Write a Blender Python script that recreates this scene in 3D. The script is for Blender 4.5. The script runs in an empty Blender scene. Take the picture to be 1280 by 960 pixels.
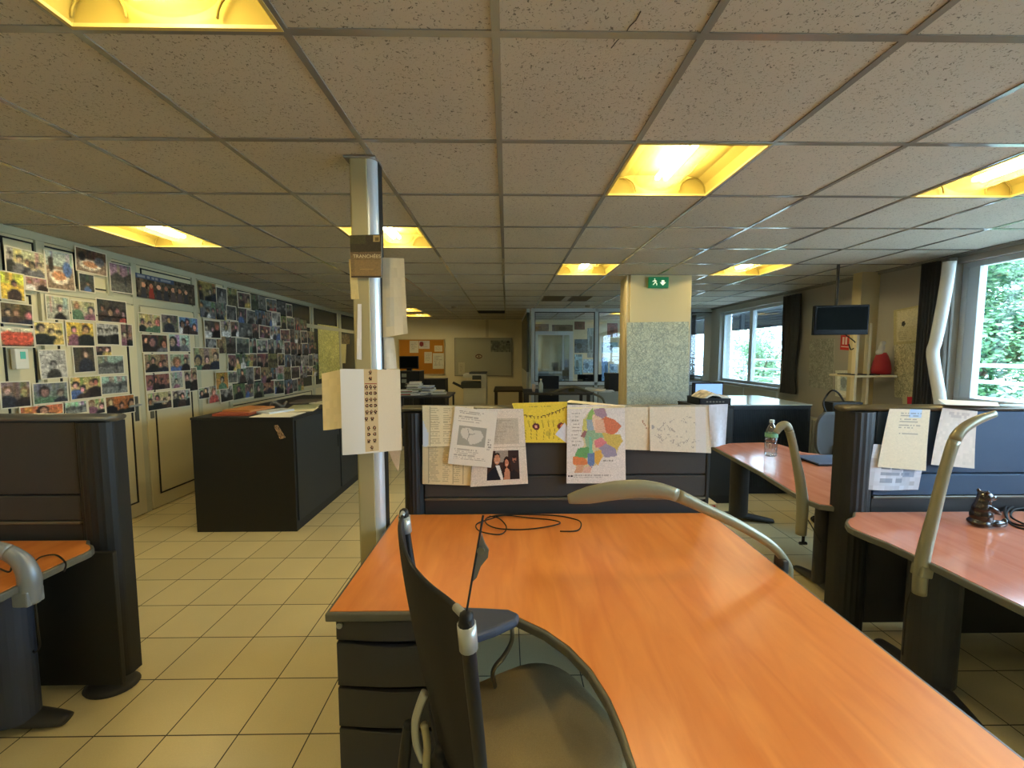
import bpy, bmesh, math, random
import numpy as np
from mathutils import Vector, Matrix
PI = math.pi
C = bpy.context.scene.collection
random.seed(7)
RNG = np.random.default_rng(11)

# ------------------------------------------------------------------ camera
H = 1.58
cam_d = bpy.data.cameras.new('camera'); cam = bpy.data.objects.new('camera', cam_d); C.objects.link(cam)
cam_d.sensor_width = 36.0; cam_d.lens = 36.0*512/1280; cam_d.clip_start = 0.02; cam_d.clip_end = 200
cam.location = (0, 0, H)
cam.rotation_euler = (math.radians(90-4.24), 0, math.radians(-0.78))
bpy.context.scene.camera = cam
_R = cam.rotation_euler.to_matrix()
def at(px, py, X=None, Y=None, z=None):
    """where the line of sight through a photo pixel meets a real plane (wall, table height, floor)"""
    d = _R @ Vector(((px-640)/512.0, -(py-480)/512.0, -1.0))
    if X is not None: t = X/d.x
    elif Y is not None: t = Y/d.y
    else: t = (z-H)/d.z
    return Vector((d.x*t, d.y*t, H+d.z*t))

# ------------------------------------------------------------------ materials
def lin(c):
    return tuple(((x/255.0)/12.92 if x/255.0 <= .04045 else ((x/255.0+.055)/1.055)**2.4) for x in c)
MATS = {}
def mat(name, rgb, rough=.5, metal=0, noise=0.0, nscale=8, bump=0.0, bscale=200, spec=.5, coat=0, emit=None, estr=0, trans=0, ior=1.45, alpha=1, sheen=0):
    if name in MATS: return MATS[name]
    m = bpy.data.materials.new(name); m.use_nodes = True; nt = m.node_tree; b = nt.nodes['Principled BSDF']
    col = lin(rgb)+(1,)
    b.inputs['Base Color'].default_value = col
    b.inputs['Roughness'].default_value = rough; b.inputs['Metallic'].default_value = metal
    b.inputs['Specular IOR Level'].default_value = spec; b.inputs['Coat Weight'].default_value = coat
    b.inputs['Transmission Weight'].default_value = trans; b.inputs['IOR'].default_value = ior
    b.inputs['Alpha'].default_value = alpha; b.inputs['Sheen Weight'].default_value = sheen
    if emit: b.inputs['Emission Color'].default_value = lin(emit)+(1,); b.inputs['Emission Strength'].default_value = estr
    tc = nt.nodes.new('ShaderNodeTexCoord')
    if noise:
        n = nt.nodes.new('ShaderNodeTexNoise'); n.inputs['Scale'].default_value = nscale; n.inputs['Detail'].default_value = 4
        nt.links.new(tc.outputs['Object'], n.inputs['Vector'])
        r = nt.nodes.new('ShaderNodeMapRange'); r.inputs['To Min'].default_value = 1-noise; r.inputs['To Max'].default_value = 1+noise
        nt.links.new(n.outputs['Fac'], r.inputs['Value'])
        mx = nt.nodes.new('ShaderNodeVectorMath'); mx.operation = 'SCALE'; mx.inputs[0].default_value = col[:3]
        nt.links.new(r.outputs[0], mx.inputs['Scale']); nt.links.new(mx.outputs[0], b.inputs['Base Color'])
    if bump:
        n2 = nt.nodes.new('ShaderNodeTexNoise'); n2.inputs['Scale'].default_value = bscale; n2.inputs['Detail'].default_value = 2
        nt.links.new(tc.outputs['Object'], n2.inputs['Vector'])
        bp = nt.nodes.new('ShaderNodeBump'); bp.inputs['Strength'].default_value = bump; bp.inputs['Distance'].default_value = .002
        nt.links.new(n2.outputs['Fac'], bp.inputs['Height']); nt.links.new(bp.outputs[0], b.inputs['Normal'])
    MATS[name] = m; return m

def mat_painted(name='printed paper', rough=.55, spec=.3, transl=0.0):
    m = bpy.data.materials.new(name); m.use_nodes = True; nt = m.node_tree; b = nt.nodes['Principled BSDF']
    a = nt.nodes.new('ShaderNodeAttribute'); a.attribute_name = 'col'
    nt.links.new(a.outputs['Color'], b.inputs['Base Color']); b.inputs['Roughness'].default_value = rough
    b.inputs['Specular IOR Level'].default_value = spec
    return m
M_PRINT = mat_painted(); M_PHOTO = mat_painted('glossy photo paper', .5, .3)

def mat_floor():
    m = bpy.data.materials.new('floor tiles'); m.use_nodes = True; nt = m.node_tree; b = nt.nodes['Principled BSDF']
    tc = nt.nodes.new('ShaderNodeTexCoord'); mp = nt.nodes.new('ShaderNodeMapping')
    T = .2965
    mp.inputs['Location'].default_value = (1.117+T*20, -1.606+T*20, 0)
    nt.links.new(tc.outputs['Object'], mp.inputs['Vector'])
    br = nt.nodes.new('ShaderNodeTexBrick'); br.offset = 0; br.squash = 1
    br.inputs['Scale'].default_value = 1; br.inputs['Brick Width'].default_value = T; br.inputs['Row Height'].default_value = T
    br.inputs['Mortar Size'].default_value = .0028; br.inputs['Mortar Smooth'].default_value = .1; br.inputs['Bias'].default_value = 0
    br.inputs['Color1'].default_value = lin((222, 206, 158))+(1,); br.inputs['Color2'].default_value = lin((212, 196, 148))+(1,)
    br.inputs['Mortar'].default_value = lin((72, 66, 52))+(1,)
    nt.links.new(mp.outputs[0], br.inputs['Vector'])
    n = nt.nodes.new('ShaderNodeTexNoise'); n.inputs['Scale'].default_value = 3.0; n.inputs['Detail'].default_value = 6
    nt.links.new(tc.outputs['Object'], n.inputs['Vector'])
    n3 = nt.nodes.new('ShaderNodeTexNoise'); n3.inputs['Scale'].default_value = 180; nt.links.new(tc.outputs['Object'], n3.inputs['Vector'])
    ad = nt.nodes.new('ShaderNodeMath'); ad.operation = 'ADD'; nt.links.new(n.outputs['Fac'], ad.inputs[0]); nt.links.new(n3.outputs['Fac'], ad.inputs[1])
    r = nt.nodes.new('ShaderNodeMapRange'); r.inputs['From Max'].default_value = 2; r.inputs['To Min'].default_value = .82; r.inputs['To Max'].default_value = 1.14
    nt.links.new(ad.outputs[0], r.inputs['Value'])
    sc = nt.nodes.new('ShaderNodeVectorMath'); sc.operation = 'SCALE'; nt.links.new(br.outputs['Color'], sc.inputs[0]); nt.links.new(r.outputs[0], sc.inputs['Scale'])
    nt.links.new(sc.outputs[0], b.inputs['Base Color'])
    rr = nt.nodes.new('ShaderNodeMapRange'); rr.inputs['To Min'].default_value = .28; rr.inputs['To Max'].default_value = .8
    nt.links.new(br.outputs['Fac'], rr.inputs['Value']); nt.links.new(rr.outputs[0], b.inputs['Roughness'])
    bp = nt.nodes.new('ShaderNodeBump'); bp.invert = True; bp.inputs['Strength'].default_value = .5; bp.inputs['Distance'].default_value = .002
    nt.links.new(br.outputs['Fac'], bp.inputs['Height']); nt.links.new(bp.outputs[0], b.inputs['Normal'])
    return m

def mat_ceiling():
    m = bpy.data.materials.new('mineral ceiling tiles'); m.use_nodes = True; nt = m.node_tree; b = nt.nodes['Principled BSDF']
    tc = nt.nodes.new('ShaderNodeTexCoord')
    n = nt.nodes.new('ShaderNodeTexNoise'); n.inputs['Scale'].default_value = 105; n.inputs['Detail'].default_value = 3; n.inputs['Distortion'].default_value = 1.2
    nt.links.new(tc.outputs['Object'], n.inputs['Vector'])
    cr = nt.nodes.new('ShaderNodeValToRGB'); e = cr.color_ramp.elements
    e[0].position = .335; e[0].color = lin((98, 94, 86))+(1,); e[1].position = .40; e[1].color = lin((180, 175, 162))+(1,)
    nt.links.new(n.outputs['Fac'], cr.inputs['Fac'])
    n2 = nt.nodes.new('ShaderNodeTexNoise'); n2.inputs['Scale'].default_value = 1.3; nt.links.new(tc.outputs['Object'], n2.inputs['Vector'])
    r = nt.nodes.new('ShaderNodeMapRange'); r.inputs['To Min'].default_value = .86; r.inputs['To Max'].default_value = 1.12
    nt.links.new(n2.outputs['Fac'], r.inputs['Value'])
    sc = nt.nodes.new('ShaderNodeVectorMath'); sc.operation = 'SCALE'; nt.links.new(cr.outputs['Color'], sc.inputs[0]); nt.links.new(r.outputs[0], sc.inputs['Scale'])
    nt.links.new(sc.outputs[0], b.inputs['Base Color']); b.inputs['Roughness'].default_value = .85
    bp = nt.nodes.new('ShaderNodeBump'); bp.inputs['Strength'].default_value = .35; bp.inputs['Distance'].default_value = .003
    nt.links.new(n.outputs['Fac'], bp.inputs['Height']); nt.links.new(bp.outputs[0], b.inputs['Normal'])
    return m

def mat_wood(name, c1, c2, rot=0, rough=.36):
    m = bpy.data.materials.new(name); m.use_nodes = True; nt = m.node_tree; b = nt.nodes['Principled BSDF']
    tc = nt.nodes.new('ShaderNodeTexCoord'); mp = nt.nodes.new('ShaderNodeMapping')
    mp.inputs['Scale'].default_value = (9, 1.6, 4); mp.inputs['Rotation'].default_value = (0, 0, rot)
    nt.links.new(tc.outputs['Object'], mp.inputs['Vector'])
    n = nt.nodes.new('ShaderNodeTexNoise'); n.inputs['Scale'].default_value = 1.6; n.inputs['Detail'].default_value = 7; n.inputs['Distortion'].default_value = .8
    nt.links.new(mp.outputs[0], n.inputs['Vector'])
    cr = nt.nodes.new('ShaderNodeValToRGB'); e = cr.color_ramp.elements
    e[0].position = .32; e[0].color = lin(c1)+(1,); e[1].position = .68; e[1].color = lin(c2)+(1,)
    nt.links.new(n.outputs['Fac'], cr.inputs['Fac']); nt.links.new(cr.outputs['Color'], b.inputs['Base Color'])
    b.inputs['Roughness'].default_value = rough; b.inputs['Specular IOR Level'].default_value = .6
    return m

def mat_glass(name, tint=(1, 1, 1), refl=.06, rough=.0):
    m = bpy.data.materials.new(name); m.use_nodes = True; nt = m.node_tree
    for x in list(nt.nodes): nt.nodes.remove(x)
    o = nt.nodes.new('ShaderNodeOutputMaterial'); t = nt.nodes.new('ShaderNodeBsdfTransparent'); g = nt.nodes.new('ShaderNodeBsdfGlossy')
    t.inputs['Color'].default_value = tint+(1,); g.inputs['Roughness'].default_value = rough
    fr = nt.nodes.new('ShaderNodeLayerWeight'); fr.inputs['Blend'].default_value = .25
    mr = nt.nodes.new('ShaderNodeMapRange'); mr.inputs['To Min'].default_value = refl; mr.inputs['To Max'].default_value = .7
    nt.links.new(fr.outputs['Fresnel'], mr.inputs['Value'])
    mx = nt.nodes.new('ShaderNodeMixShader'); nt.links.new(mr.outputs[0], mx.inputs[0])
    nt.links.new(t.outputs[0], mx.inputs[1]); nt.links.new(g.outputs[0], mx.inputs[2]); nt.links.new(mx.outputs[0], o.inputs['Surface'])
    return m

M_FLOOR = mat_floor(); M_CEIL = mat_ceiling()
M_ORANGE = mat_wood('orange pear laminate', (204, 116, 48), (222, 138, 66), .05, .33)
M_RED = mat_wood('reddish pear laminate', (180, 112, 86), (196, 130, 104), .05, .15)
M_GLASS = mat_glass('window glass'); M_OFFGLASS = mat_glass('office partition glass', (.93, .97, 1), .10)
M_GRID = mat('ceiling grid paint', (150, 148, 142), .13, .35, spec=.9)
M_EDGE = mat('grey rubber edging', (92, 92, 84), .4)
M_DARK = mat('charcoal metal paint', (46, 46, 48), .5, bump=.3, bscale=500)
M_BLACK = mat('black powder coat', (26, 27, 27), .55, bump=.25, bscale=400)
M_SCREEN = mat('charcoal fabric panel', (58, 56, 55), .75, noise=.06, nscale=30, bump=.6, bscale=700)
M_SCREENR = mat('charcoal fabric tinted daylight blue', (54, 78, 108), .7, noise=.06, nscale=30, bump=.6, bscale=700)  # blue daylight on the charcoal divider is put into its colour
M_RAIL = mat('grey metallic rail', (104, 102, 92), .35, .5)
M_LAMP = mat('champagne grey plastic', (138, 134, 112), .33, .35)
M_LAMPB = mat('silver grey plastic', (128, 136, 146), .33, .35)
M_ALU = mat('champagne aluminium', (166, 156, 120), .5, .2)
M_ALUB = mat('polished aluminium', (196, 204, 212), .3, .35)
M_SILVER = mat('satin silver', (170, 172, 168), .32, .5)
M_CREAM = mat('cream wall paint', (206, 194, 158), .7, noise=.04, nscale=3)
M_WALLR = mat('greige wall paint', (156, 152, 142), .8, noise=.05, nscale=3)
M_DOOR = mat('cream laminate panel', (208, 198, 160), .5, noise=.03, nscale=3)
M_FRAME = mat('pale green grey frame', (184, 182, 154), .45)
M_GASK = mat('black gasket', (22, 22, 20), .6)
M_DGLASS = mat('dark panel glass', (62, 66, 60), .25)
M_WFRAME = mat('white window frame', (196, 206, 212), .4)
M_TAN = mat('olive seat fabric', (178, 160, 120), .95, noise=.18, nscale=260, bump=1.0, bscale=600)
M_MESHB = mat('black mesh fabric', (24, 20, 18), .8, bump=.8, bscale=900)
M_PLAST = mat('black plastic', (20, 21, 24), .5, spec=.35)
M_BLUEPL = mat('slate plastic', (54, 60, 76), .42)
M_CURT = mat('dark grey curtain', (58, 60, 64), .9, noise=.1, nscale=20)
M_WHITE = mat('white plastic', (214, 212, 200), .4)
M_PAPER = mat('white paper', (232, 228, 214), .8)
M_CABLE = mat('black cable', (14, 14, 14), .5)

# ------------------------------------------------------------------ mesh helpers
def tag(o, label=None, cat=None, group=None, kind=None):
    if label: o['label'] = label
    if cat: o['category'] = cat
    if group: o['group'] = group
    if kind: o['kind'] = kind
    return o
def thing(name, label, cat, loc, group=None):
    o = bpy.data.objects.new(name, None); C.objects.link(o); o.location = loc; o.empty_display_size = .05
    return tag(o, label, cat, group)
def org(parent):
    v = Vector((0, 0, 0)); p = parent
    while p is not None: v += p.location; p = p.parent
    return v
def fin(bm, name, m, parent=None, smooth=False, bevel=0, seg=2, angle=40, loc=None):
    """link a bmesh given in world coordinates as one object, in its parent's frame"""
    o = org(parent)
    if loc is not None: o = o + (Vector(loc)-o)
    bmesh.ops.translate(bm, verts=bm.verts, vec=-o)
    me = bpy.data.meshes.new(name); bm.normal_update(); bm.to_mesh(me); bm.free()
    for mm in (m if isinstance(m, (list, tuple)) else [m]): me.materials.append(mm)
    ob = bpy.data.objects.new(name, me); C.objects.link(ob)
    if parent is not None: ob.parent = parent
    if loc is not None: ob.location = Vector(loc)-org(parent)
    if smooth: me.polygons.foreach_set('use_smooth', [True]*len(me.polygons))
    if bevel:
        b = ob.modifiers.new('edge', 'BEVEL'); b.width = bevel; b.segments = seg; b.limit_method = 'ANGLE'; b.angle_limit = math.radians(angle); b.harden_normals = False
    return ob
def box(bm, x0, x1, y0, y1, z0, z1, mi=0):
    vs = [bm.verts.new(p) for p in ((x0,y0,z0),(x1,y0,z0),(x1,y1,z0),(x0,y1,z0),(x0,y0,z1),(x1,y0,z1),(x1,y1,z1),(x0,y1,z1))]
    for f in ((3,2,1,0),(4,5,6,7),(0,1,5,4),(1,2,6,5),(2,3,7,6),(3,0,4,7)):
        bm.faces.new([vs[i] for i in f]).material_index = mi
    return vs
def obox(bm, c, s, rz=0, rx=0, ry=0):
    vs = box(bm, -s[0]/2, s[0]/2, -s[1]/2, s[1]/2, -s[2]/2, s[2]/2)
    M = Matrix.Translation(c) @ Matrix.Rotation(rz, 4, 'Z') @ Matrix.Rotation(ry, 4, 'Y') @ Matrix.Rotation(rx, 4, 'X')
    bmesh.ops.transform(bm, matrix=M, verts=vs); return vs
def B(name, m, parent, x0, x1, y0, y1, z0, z1, bevel=0, **k):
    bm = bmesh.new(); box(bm, x0, x1, y0, y1, z0, z1); return fin(bm, name, m, parent, bevel=bevel, **k)
def prism(bm, poly, z0, z1):
    a = [bm.verts.new((p[0], p[1], z0)) for p in poly]; b = [bm.verts.new((p[0], p[1], z1)) for p in poly]
    area = sum(poly[i-1][0]*poly[i][1]-poly[i][0]*poly[i-1][1] for i in range(len(poly)))
    if area < 0: a.reverse(); b.reverse()
    bm.faces.new(b); bm.faces.new(a[::-1])
    n = len(a)
    for i in range(n): bm.faces.new((a[i], a[(i+1) % n], b[(i+1) % n], b[i]))
def sweep(bm, pts, rad, seg=10, up=None, flat=1.0, cap=True):
    """tube along pts; rad number or list (or list of (a,b)); flat scales the second axis"""
    pts = [Vector(p) for p in pts]; n = len(pts)
    if not isinstance(rad, (list, tuple)): rad = [rad]*n
    u = None; rings = []
    for i, p in enumerate(pts):
        t = (pts[min(i+1, n-1)]-pts[max(i-1, 0)]).normalized()
        if up is not None: s = t.cross(Vector(up)); s = s.normalized() if s.length > 1e-4 else Vector((1, 0, 0)); w = s.cross(t)
        else:
            if u is None: u = t.orthogonal().normalized()
            u = (u-t*u.dot(t)).normalized(); s = u; w = t.cross(s)
        r = rad[i]; ra, rb = r if isinstance(r, (tuple, list)) else (r, r*flat)
        rings.append([bm.verts.new(p+s*math.cos(2*PI*k/seg)*ra+w*math.sin(2*PI*k/seg)*rb) for k in range(seg)])
    for i in range(n-1):
        for k in range(seg):
            bm.faces.new((rings[i][k], rings[i][(k+1) % seg], rings[i+1][(k+1) % seg], rings[i+1][k]))
    if cap: bm.faces.new(rings[0][::-1]); bm.faces.new(rings[-1])
def smoothpts(pts, n=6, closed=False):
    P = [Vector(p) for p in pts]; out = []; m = len(P)
    rng = range(m if closed else m-1)
    for i in rng:
        g = (lambda k: P[k % m]) if closed else (lambda k: P[max(0, min(m-1, k))])
        a, b, c, d = g(i-1), g(i), g(i+1), g(i+2)
        for j in range(n):
            t = j/n
            out.append(.5*((2*b)+(c-a)*t+(2*a-5*b+4*c-d)*t*t+(-a+3*b-3*c+d)*t**3))
    if not closed: out.append(P[-1])
    return out
def cyl(bm, c, r, z0, z1, seg=20, r2=None):
    sweep(bm, [(c[0], c[1], z0), (c[0], c[1], z1)], [r, r if r2 is None else r2], seg)
def lathe(bm, c, prof, seg=24):
    rings = [[bm.verts.new((c[0]+r*math.cos(2*PI*k/seg), c[1]+r*math.sin(2*PI*k/seg), c[2]+z)) for k in range(seg)] for r, z in prof]
    for i in range(len(rings)-1):
        for k in range(seg): bm.faces.new((rings[i][k], rings[i][(k+1) % seg], rings[i+1][(k+1) % seg], rings[i+1][k]))
    bm.faces.new(rings[0][::-1]); bm.faces.new(rings[-1])
def offset(poly, d):
    area = sum(poly[i-1][0]*poly[i][1]-poly[i][0]*poly[i-1][1] for i in range(len(poly)))
    s = 1 if area > 0 else -1; out = []; n = len(poly)
    for i in range(n):
        a, b, c = Vector(poly[i-1]).to_2d(), Vector(poly[i]).to_2d(), Vector(poly[(i+1) % n]).to_2d()
        e1 = (b-a).normalized(); e2 = (c-b).normalized()
        n1 = Vector((e1.y, -e1.x)); n2 = Vector((e2.y, -e2.x)); m = (n1+n2).normalized()
        k = d/max(.5, m.dot(n1)); q = b+m*k*s; out.append((q.x, q.y))
    return out

# ------------------------------------------------------------------ painting printed matter
class Canvas:
    def __init__(s, nx, ny, bg): s.nx, s.ny = nx, ny; s.a = np.ones((ny, nx, 3))*np.array(bg, float); s.y, s.x = np.mgrid[0:ny, 0:nx]; s.u = (s.x+.5)/nx; s.v = (s.y+.5)/ny   # v=0 top
    def mask(s, m, c, k=1.0): s.a[m] = s.a[m]*(1-k)+np.array(c, float)*k; return s
    def rect(s, u0, v0, u1, v1, c, k=1.0): return s.mask((s.u >= u0) & (s.u < u1) & (s.v >= v0) & (s.v < v1), c, k)
    def ell(s, cu, cv, ru, rv, c, k=1.0): return s.mask(((s.u-cu)/ru)**2+((s.v-cv)/rv)**2 < 1, c, k)
    def poly(s, P, c, k=1.0):
        ins = np.zeros(s.u.shape, bool); n = len(P)
        for i in range(n):
            x0, y0 = P[i]; x1, y1 = P[(i+1) % n]
            if y0 == y1: continue
            cond = ((y0 > s.v) != (y1 > s.v)) & (s.u < (x1-x0)*(s.v-y0)/(y1-y0)+x0); ins ^= cond
        return s.mask(ins, c, k)
    def line(s, P, c, w=.01, k=1.0):
        d = np.full(s.u.shape, 9.); asp = s.ny/s.nx
        for (x0, y0), (x1, y1) in zip(P[:-1], P[1:]):
            dx, dy = x1-x0, (y1-y0)*asp; L = dx*dx+dy*dy+1e-12
            t = np.clip(((s.u-x0)*dx+(s.v-y0)*asp*dy)/L, 0, 1)
            d = np.minimum(d, np.hypot(s.u-x0-t*dx, (s.v-y0)*asp-t*dy))
        return s.mask(d < w, c, k)
    def text(s, u0, v0, u1, v1, rows, c, k=.6, fill=.55, dens=.75):
        for i in range(rows):
            va = v0+(v1-v0)*i/rows; vb = va+(v1-v0)/rows*fill; L = random.uniform(.6, 1)
            m = (s.u >= u0) & (s.u < u0+(u1-u0)*L) & (s.v >= va) & (s.v < vb)
            col = RNG.random(s.nx) < dens; m &= col[None, :]; s.mask(m, c, k)
        return s
    def noise(s, amt, sc=1):
        ny, nx = -(-s.ny//sc), -(-s.nx//sc); n = RNG.normal(0, amt, (ny, nx, 1)); n = np.repeat(np.repeat(n, sc, 0), sc, 1)[:s.ny, :s.nx]
        s.a = s.a*(1+n); return s
def tolin(a):
    a = np.clip(a/255.0, 0, 1); return np.where(a <= .04045, a/12.92, ((a+.055)/1.055)**2.4)
def printed(name, canvas, pos, parent=None, m=None, thick=.0006, back=(215, 210, 196), curved=True, loc=None):
    """sheet whose cells carry the print; pos(u,v)->world point, v=0 at its top edge"""
    nx, ny = canvas.nx, canvas.ny; N = (nx+1)*(ny+1)
    V = np.array([[pos(i/nx, j/ny) for i in range(nx+1)] for j in range(ny+1)], float).reshape(-1, 3)
    c0 = np.array(pos(0, 0)); e1 = np.array(pos(1, 0))-c0; e2 = np.array(pos(0, 1))-c0; n = np.cross(e2, e1); n /= np.linalg.norm(n)
    o = V.mean(0) if loc is None else np.array(loc, float)
    if parent is not None: o = np.array(org(parent))
    faces = []
    for j in range(ny):
        for i in range(nx): a = j*(nx+1)+i; faces.append((a, a+nx+1, a+nx+2, a+1))
    cols = [canvas.a[j, i] for j in range(ny) for i in range(nx)]
    if curved:
        V2 = np.vstack([V, V-n*thick]); bf = []
        for f in faces: bf.append(tuple(x+N for x in reversed(f)))
        rim = [i for i in range(nx+1)]+[j*(nx+1)+nx for j in range(1, ny+1)]+[ny*(nx+1)+i for i in range(nx-1, -1, -1)]+[j*(nx+1) for j in range(ny-1, 0, -1)]
        rf = [(rim[k], rim[(k+1) % len(rim)], rim[(k+1) % len(rim)]+N, rim[k]+N) for k in range(len(rim))]
    else:
        ci = [0, nx, N-1, N-1-nx]
        V2 = np.vstack([V, (V-n*thick)[ci]]); bf = [(N, N+1, N+2, N+3)]
        rf = [(ci[k], ci[(k+1) % 4], N+(k+1) % 4, N+k) for k in range(4)]
    allf = faces+bf+rf; cols = np.array(cols+[np.array(back, float)]*(len(bf)+len(rf)))
    me = bpy.data.meshes.new(name); me.from_pydata((V2-o).tolist(), [], allf)
    ca = me.color_attributes.new('col', 'FLOAT_COLOR', 'CORNER'); L = tolin(cols)
    arr = np.ones((len(allf)*4, 4)); arr[:, :3] = np.repeat(L, 4, 0); ca.data.foreach_set('color', arr.ravel())
    me.materials.append(m or M_PRINT)
    ob = bpy.data.objects.new(name, me); C.objects.link(ob)
    if parent is not None: ob.parent = parent
    else: ob.location = o
    return ob
def quadpos(c, curl=0.0, axis=(0, -1, 0), wave=0.0, ph=0.0):
    c = [Vector(p) for p in c]; ax = Vector(axis)
    def f(u, v):
        p = (c[0]*(1-u)+c[1]*u)*(1-v)+(c[3]*(1-u)+c[2]*u)*v
        return p+ax*(curl*v*v+wave*math.sin(u*5+ph)*v)
    return f
def pxquad(px, **k): return [at(a, b, **k) for a, b in px]

# ================================================================== SETTING
XL, XR, YB, YR, ZC = -3.60, 4.22, 11.2, -2.6, 2.50
XO = .42; YO = 8.45                      # glazed office
def struct(o): o['kind'] = 'structure'; return o
def SB(name, m, *a, **k): return struct(B(name, m, None, *a, **k))
SB('floor', M_FLOOR, XL-.2, XR+.2, YR-.2, YB+.2, -.12, 0)
# ceiling of loose-laid tiles, one cell open at each light and the pole
GX0, GY0, G = -.03, 1.25, .6
def gx(x): return GX0+G*round((x-GX0)/G)
LIGHTS = [(-1.23, .65), (.57, 1.85), (2.37, 1.85), (-3.03, 3.05), (-1.23, 3.05), (.57, 4.25), (2.37, 4.25), (-2.43, 8.45), (-2.43, 9.65), (.57, -.55), (-3.03, .65-1.2), (2.37, -.55), (2.37, 8.45+.6),(-3.03,5.45)]
LIGHTS = LIGHTS[:13]
holes = {(round((x-GX0)/G), round((y-GY0)/G)) for x, y in LIGHTS}
bm = bmesh.new()
for i in range(-7, 9):
    for j in range(-8, 18):
        if (i, j) in holes: continue
        x0 = max(XL-.1, GX0+i*G); x1 = min(XR+.1, GX0+(i+1)*G); y0 = max(YR-.1, GY0+j*G); y1 = min(YB+.1, GY0+(j+1)*G)
        if x1-x0 < .02 or y1-y0 < .02: continue
        box(bm, x0+.001, x1-.001, y0+.001, y1-.001, ZC, ZC+.018)
struct(fin(bm, 'ceiling', M_CEIL))
bm = bmesh.new()
for i in range(-6, 8):
    x = GX0+i*G
    if XL < x < XR: box(bm, x-.0125, x+.0125, YR, YB, ZC-.004, ZC+.0)
for j in range(-6, 17):
    y = GY0+j*G
    if YR < y < YB: box(bm, XL, XR, y-.0125, y+.0125, ZC-.0042, ZC-.0002)
struct(fin(bm, 'ceiling_trim', M_GRID))
SB('ceiling_slab', M_CEIL, XL-.2, XR+.2, YR-.2, YB+.2, ZC+.22, ZC+.34)
# crack in one tile above the desks
pc = [(801, 14), (795, 25), (787, 33), (781, 43), (772, 50), (764, 60)]
bm = bmesh.new(); sweep(bm, [at(a, b, z=ZC-.0002) for a, b in pc], .0016, 4); struct(fin(bm, 'ceiling_crack_line', M_GASK))

SB('wall_back', mat('pale cream wall paint', (228, 218, 184), .7, noise=.04, nscale=3), XL-.2, XR+.2, YB, YB+.15, 0, ZC)
SB('wall_rear', M_CREAM, XL-.2, XR+.2, YR-.15, YR, 0, ZC+.2)
SB('wall_left', M_DOOR, XL-.15, XL, YR, YB, 0, ZC+.2)
SB('baseboard_left', M_GASK, XL, XL+.008, YR, YB, 0, .03)
# right wall: piers, sills and heads around three window bands
WIN = [(-1.9, 3.85, 1.12, 2.42), (6.25, 8.1, 1.05, 2.38), (8.75, 11.0, 1.05, 2.38)]
TW = .22
M_LIGHTW = mat('pale grey panel wall', (176, 180, 178), .6, noise=.03, nscale=3)
def rw(n, y0, y1, z0, z1, m=M_WALLR): SB('wall_right' if n == 0 else 'wall_right.%03d' % n, m, XR, XR+TW, y0, y1, z0, z1)
rw(0, 3.85, 6.25, 0, ZC); rw(1, YR, -1.9, 0, ZC); rw(2, 8.1, 8.75, 0, ZC, M_LIGHTW); rw(3, 11.0, YB, 0, ZC)
for k, (y0, y1, z0, z1) in enumerate(WIN):
    rw(4+2*k, y0, y1, 0, z0, M_LIGHTW if k else M_WALLR); rw(5+2*k, y0, y1, z1, ZC, M_LIGHTW if k else M_WALLR)
SB('wall_right.010', M_WALLR, XR, XR+TW, YR, YB, ZC, ZC+.25)
def window(n, y0, y1, z0, z1, mull, opened=False):
    bm = bmesh.new(); fw = .05; x0, x1 = XR+.06, XR+.12
    box(bm, x0, x1, y0, y1, z0, z0+fw); box(bm, x0, x1, y0, y1, z1-fw, z1)
    for y in [y0, y1-fw]: box(bm, x0, x1, y, y+fw, z0+fw, z1-fw)
    for y in mull: box(bm, x0-.01, x1, y-.045, y+.045, z0+fw, z1-fw)
    r = struct(fin(bm, 'window_%d' % n, M_WFRAME, bevel=.004))
    bm = bmesh.new(); box(bm, x0+.028, x0+.032, y0+.03, y1-.03, z0+.03, z1-.03)
    g = struct(fin(bm, 'window_%d_glass_pane' % n, M_GLASS, r))
    bm = bmesh.new(); box(bm, XR-.05, XR+.1, y0, y1, z0-.03, z0)
    struct(fin(bm, 'window_%d_sill' % n, M_WFRAME, r, bevel=.004))
window(1, *WIN[0], [3.745, 1.9, .1]); window(2, *WIN[1], [7.15]); window(3, *WIN[2], [9.6, 10.4])
# panels with joints under window 2
bm = bmesh.new()
for y in (6.3, 7.2, 8.1): box(bm, XR-.012, XR, y-.012, y+.012, .05, 1.0)
box(bm, XR-.012, XR, 6.3, 8.1, .98, 1.0)
struct(fin(bm, 'wall_right_panel_trim', M_WFRAME))
for y0, y1, nm in ((3.9, 6.2, 'ceiling_edge_trim'),): SB(nm, M_GRID, XR-.03, XR, YR, YB, ZC-.03, ZC-.005)

# left wall: framed doors, transoms, glazed panels
def outline(bm, y0, y1, z0, z1, w=.012, t=.006, x=XL):
    for a in ((y0, y1, z0, z0+w), (y0, y1, z1-w, z1), (y0, y0+w, z0, z1), (y1-w, y1, z0, z1)): box(bm, x, x+t, *a)
def wy(px, py=420): return at(px, py, X=XL).y
bm = bmesh.new()
def post(y, w=.06, z0=0.0, z1=ZC): box(bm, XL, XL+.022, y-w/2, y+w/2, z0, z1)
posts = [wy(46, 300), wy(170), wy(244), wy(283), wy(390), wy(424)]
for y in posts: post(y)
post(1.9); post(.7); post(-.6)
for y in (wy(96, 320), wy(133, 330)): post(y, .05, 2.1)
box(bm, XL, XL+.02, YR, YB, 2.05, 2.12); box(bm, XL, XL+.024, YR, YB, 2.44, 2.5)
box(bm, XL, XL+.02, wy(285), YB-.02, .93, 1.0)
struct(fin(bm, 'wall_left_frame', M_FRAME, bevel=.003))
bm = bmesh.new()
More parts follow.
